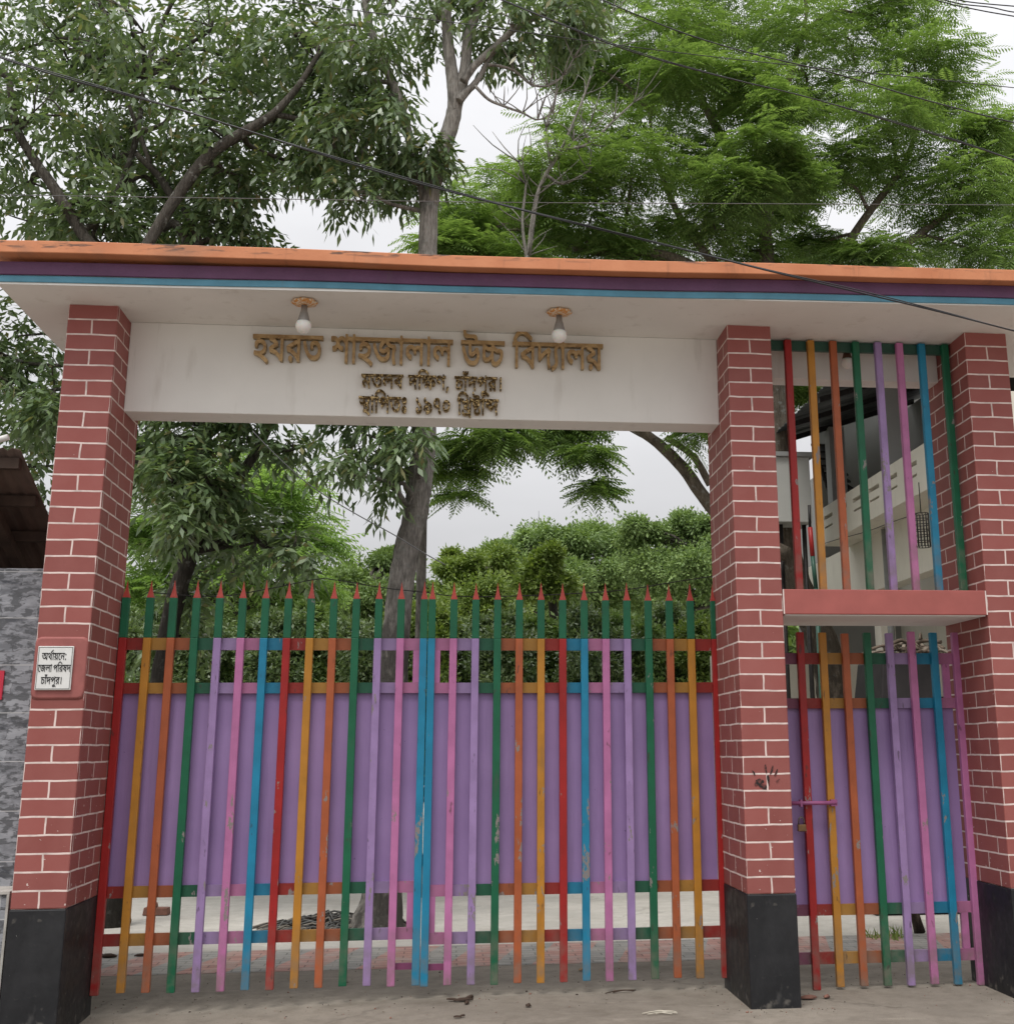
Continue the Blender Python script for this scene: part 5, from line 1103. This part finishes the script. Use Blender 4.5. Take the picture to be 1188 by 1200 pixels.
lim = [(pix([(985,1010),(983,900),(976,810),(962,750),(940,700),(922,650),(914,580),(910,500),(906,420),(900,320),(893,240)], Y)[:], [.30,.24,.22,.21,.20,.19,.18,.16,.14,.11,.09]),
       (pix([(893,240),(890,175),(905,135),(925,90),(940,40)], Y), [.085,.08,.06,.05,.03]),
       (pix([(922,650),(870,625),(832,592),(800,548),(765,515),(735,498),(690,470)], 7.4), [.10,.095,.09,.08,.07,.06,.045]),
       (pix([(832,568),(812,535),(780,512)], 7.3), [.05,.045,.04]),
       (pix([(910,500),(890,420),(850,330),(800,260),(770,190),(760,130)], 8), [.10,.09,.07,.05,.035,.02]),
       (pix([(850,330),(780,300),(720,296),(670,290),(620,270)], 7.8), [.08,.08,.07,.05,.03]),
       (pix([(765,515),(720,470),(660,468),(600,480),(555,495),(530,525)], 6.4), [.05,.045,.035,.025,.018,.01]),
       (pix([(660,468),(680,500),(690,545)], 6.2), [.02,.014,.008]),
       (pix([(906,420),(960,340),(1010,260),(1060,190),(1080,120)], 8), [.09,.08,.06,.045,.02]),
       (pix([(960,340),(1040,300),(1110,250),(1170,210)], 7.8), [.08,.06,.05,.03]),
       (pix([(893,240),(850,170),(820,110),(800,50)], 8), [.10,.07,.05,.03])]
lim[0][0][0][2] = -.05
V = feather(blobsC, 34, 14, L=.37, pl=.115, pw=.021, npair=8, sub=.45)
make_tree('feathery_tree', 'large bright green feathery leaved tree above the right half of the canopy', 'tree', tuple(lim[0][0][0]*np.array([1,1,0])), lim, V, LEAF_C, BARK_C, blobsC, .032, nsub=2, reach=2.6, kmin=.55)

# ------------------------------------------------------------------ trees and shrubs beyond the yard
def far_tree(name, label, u, y, bl, kind, lm, bark, group=None, h=None, per=22, lv=26, size=.16, r0=.05, flat=.75, tr=.14):
    bw = []
    for c_, r_0, k_ in blob_world([(a, b, y + c, r) for a, b, c, r in bl]):      # ragged outline: every mass is a handful of smaller ones
        for q_ in range(5):
            d_ = norm(rng.normal(size=3))*r_0*(.25 + .6*rng.random()); d_[2] *= flat + .1
            bw.append((c_ + d_, r_0*rng.uniform(.35, .85), .25 + .4*rng.random()))
    base = at(u, 880, y); base[2] = 0
    ctr = np.mean([b[0] for b in bw], 0); lo = min(b[0][2] for b in bw)
    fork = base + np.array([.1, 0, max(lo*.55, .5)])
    lim = [([base, (base + fork)/2 + np.array([.08, .05, 0]), fork], [tr*1.5, tr*1.1, tr])]
    top = ctr + np.array([0, 0, .2]); lim.append(([fork, (fork + top)/2 + np.array([.1, 0, 0]), top], [tr, tr*.7, tr*.3]))
    if kind == 'feather': V = feather(bw, per, lv, L=size*3, pl=size, pw=size*.17, npair=7, flat=flat)
    else: V = simple(bw, per, lv, size, flat)
    return make_tree(name, label, 'shrub' if name == 'shrub' else 'tree', tuple(base), lim, V, lm, bark, bw, r0, group=group, nsub=2)
LM1 = leaf_mat('canopy_leaf', (.095, .155, .05, 1), (.22, .31, .11, 1), .25, .5, .35)
LM2 = leaf_mat('yellow_green_leaf', (.12, .19, .045, 1), (.28, .36, .10, 1), .3, .5, .35)
LM3 = leaf_mat('umbrella_leaf', (.12, .19, .07, 1), (.29, .40, .15, 1), .25, .55, .3)
LM4 = leaf_mat('shrub_leaf', (.075, .125, .05, 1), (.25, .33, .15, 1), .25, .34, .7)
LM5 = leaf_mat('light_feathery_leaf', (.17, .28, .08, 1), (.33, .48, .18, 1), .45, .55, .25)
far_tree('feathery_tree', 'light green feathery tree beyond the dark leaning trunk, left side', 250, 13, [(180,555,0,40),(195,620,1,48),(345,600,0,40),(295,545,1,40),(352,640,-1,34),(245,620,0.5,50),(170,690,0,44),(300,680,0,48),(240,700,1,40),(340,690,1,34),(160,620,0,34),(320,575,-1,34)], 'feather', LM5, BARK_D, per=12, lv=13, size=.19)
far_tree('round_tree', 'round mid green tree between the dark tree and the thick trunk', 420, 20, [(402,690,0,36),(440,675,1,36),(385,735,0,50),(470,700,-1,46),(430,720,-1,50),(455,660,1,20)], 'simple', LM1, BARK_D, per=90, lv=52, size=.095)
far_tree('round_tree', 'yellow green tree right of the thick trunk above the spikes', 560, 16, [(540,672,0,32),(580,664,1,32),(515,705,0,42),(555,715,-1,46),(600,710,0,46),(525,660,1,18)], 'simple', LM2, BARK_D, per=90, lv=52, size=.08)
far_tree('umbrella_tree', 'wide flat topped tree in the distance above the right gate leaf', 660, 29, [(590,655,0,34),(625,640,1,34),(665,636,0,36),(705,636,1,34),(740,640,0,30),(610,690,0,46),(665,685,-1,50),(720,685,0,50),(760,690,1,40)], 'simple', LM3, BARK_D, per=100, lv=56, size=.115, flat=.55)
far_tree('umbrella_tree', 'tallest flat topped tree in the distance beside the handprint pillar', 800, 25, [(752,622,0,26),(790,616,1,30),(825,622,0,30),(860,640,0,34),(775,655,0,36),(820,665,-1,42),(790,700,0,46),(850,700,0,50)], 'simple', LM3, BARK_D, per=100, lv=56, size=.10, flat=.5)
far_tree('round_tree', 'small bright crown poking out just above the green spikes', 640, 12.5, [(640,662,0,22),(630,690,0,26),(655,690,.5,26)], 'simple', LM2, BARK_D, per=70, lv=46, size=.085)
for k, u in enumerate([165, 215, 268, 322, 376, 432, 500, 548, 600, 652, 704, 756, 800, 842]):
    y = 9.5 + 1.6*((k*37) % 5)/4
    far_tree('shrub', 'leafy green shrub in the row along the far side of the yard', u, y, [(u-10,770,0,40),(u+14,745+12*(k % 3),.4,38),(u-4,805,-.3,44),(u+6,850,0,46),(u-18,728+14*(k % 2),.5,26)], 'simple', [LM4, LM4, LM1, LM4, LM3, LM4, LM2][k % 7], BARK_D, group='shrubs along the yard', per=66, lv=42, size=[.062, .075, .055, .068, .085][k % 5], tr=.05, r0=.02)
# the wood behind, one mass
bw = blob_world([(u, 770 + 20*math.sin(u), 36, 90) for u in range(-100, 1300, 70)] + [(u, 850, 34, 80) for u in range(-100, 1300, 70)])
V = simple(bw, 110, 26, .5)
wd = thing('far_wood', None, None, (0, 36, 0)); wd['kind'] = 'stuff'
quads_obj('foliage', V, LM1, wd)
# sapling seen under the narrow gate
s0, s1 = on_ground(1078, 1094), at(1066, 1050, 3.1)
sp = thing('sapling', 'thin slanting stem with a few leaves behind the narrow gate', 'plant', tuple(s0)); mb = MB()
s1 = at(1069, 1062, s0[1]); s2 = s0 + (s1 - s0)*3.2
mb.tube([s0, s1, s2], [.05, .038, .022], 8); mb.build('stem', BARK_B, sp)
quads_obj('leaves', simple([(s2, .35, 1.0)], 16, 12, .12), LM4, sp)
g = on_ground(1040, 1100); cl = []
for k in range(70):
    a = rng.random()*6.28; r = .02 + rng.random()*.16; b = np.array([g[0] + r*math.cos(a), g[1] + r*math.sin(a), 0]); h = .03 + rng.random()*.08
    e = b + np.array([rng.normal()*.04, rng.normal()*.04, h]); w = np.array([.006, 0, 0]); cl.append([b - w, b + w, (b + e)/2 + w*.7 + np.array([0, 0, .01]), e])
gt = thing('grass_tuft', 'small green grass tuft on the ground behind the narrow gate', 'plant', tuple(g)); gb = quads_obj('blades', np.array(cl), LM2, gt); gb['kind'] = 'stuff'
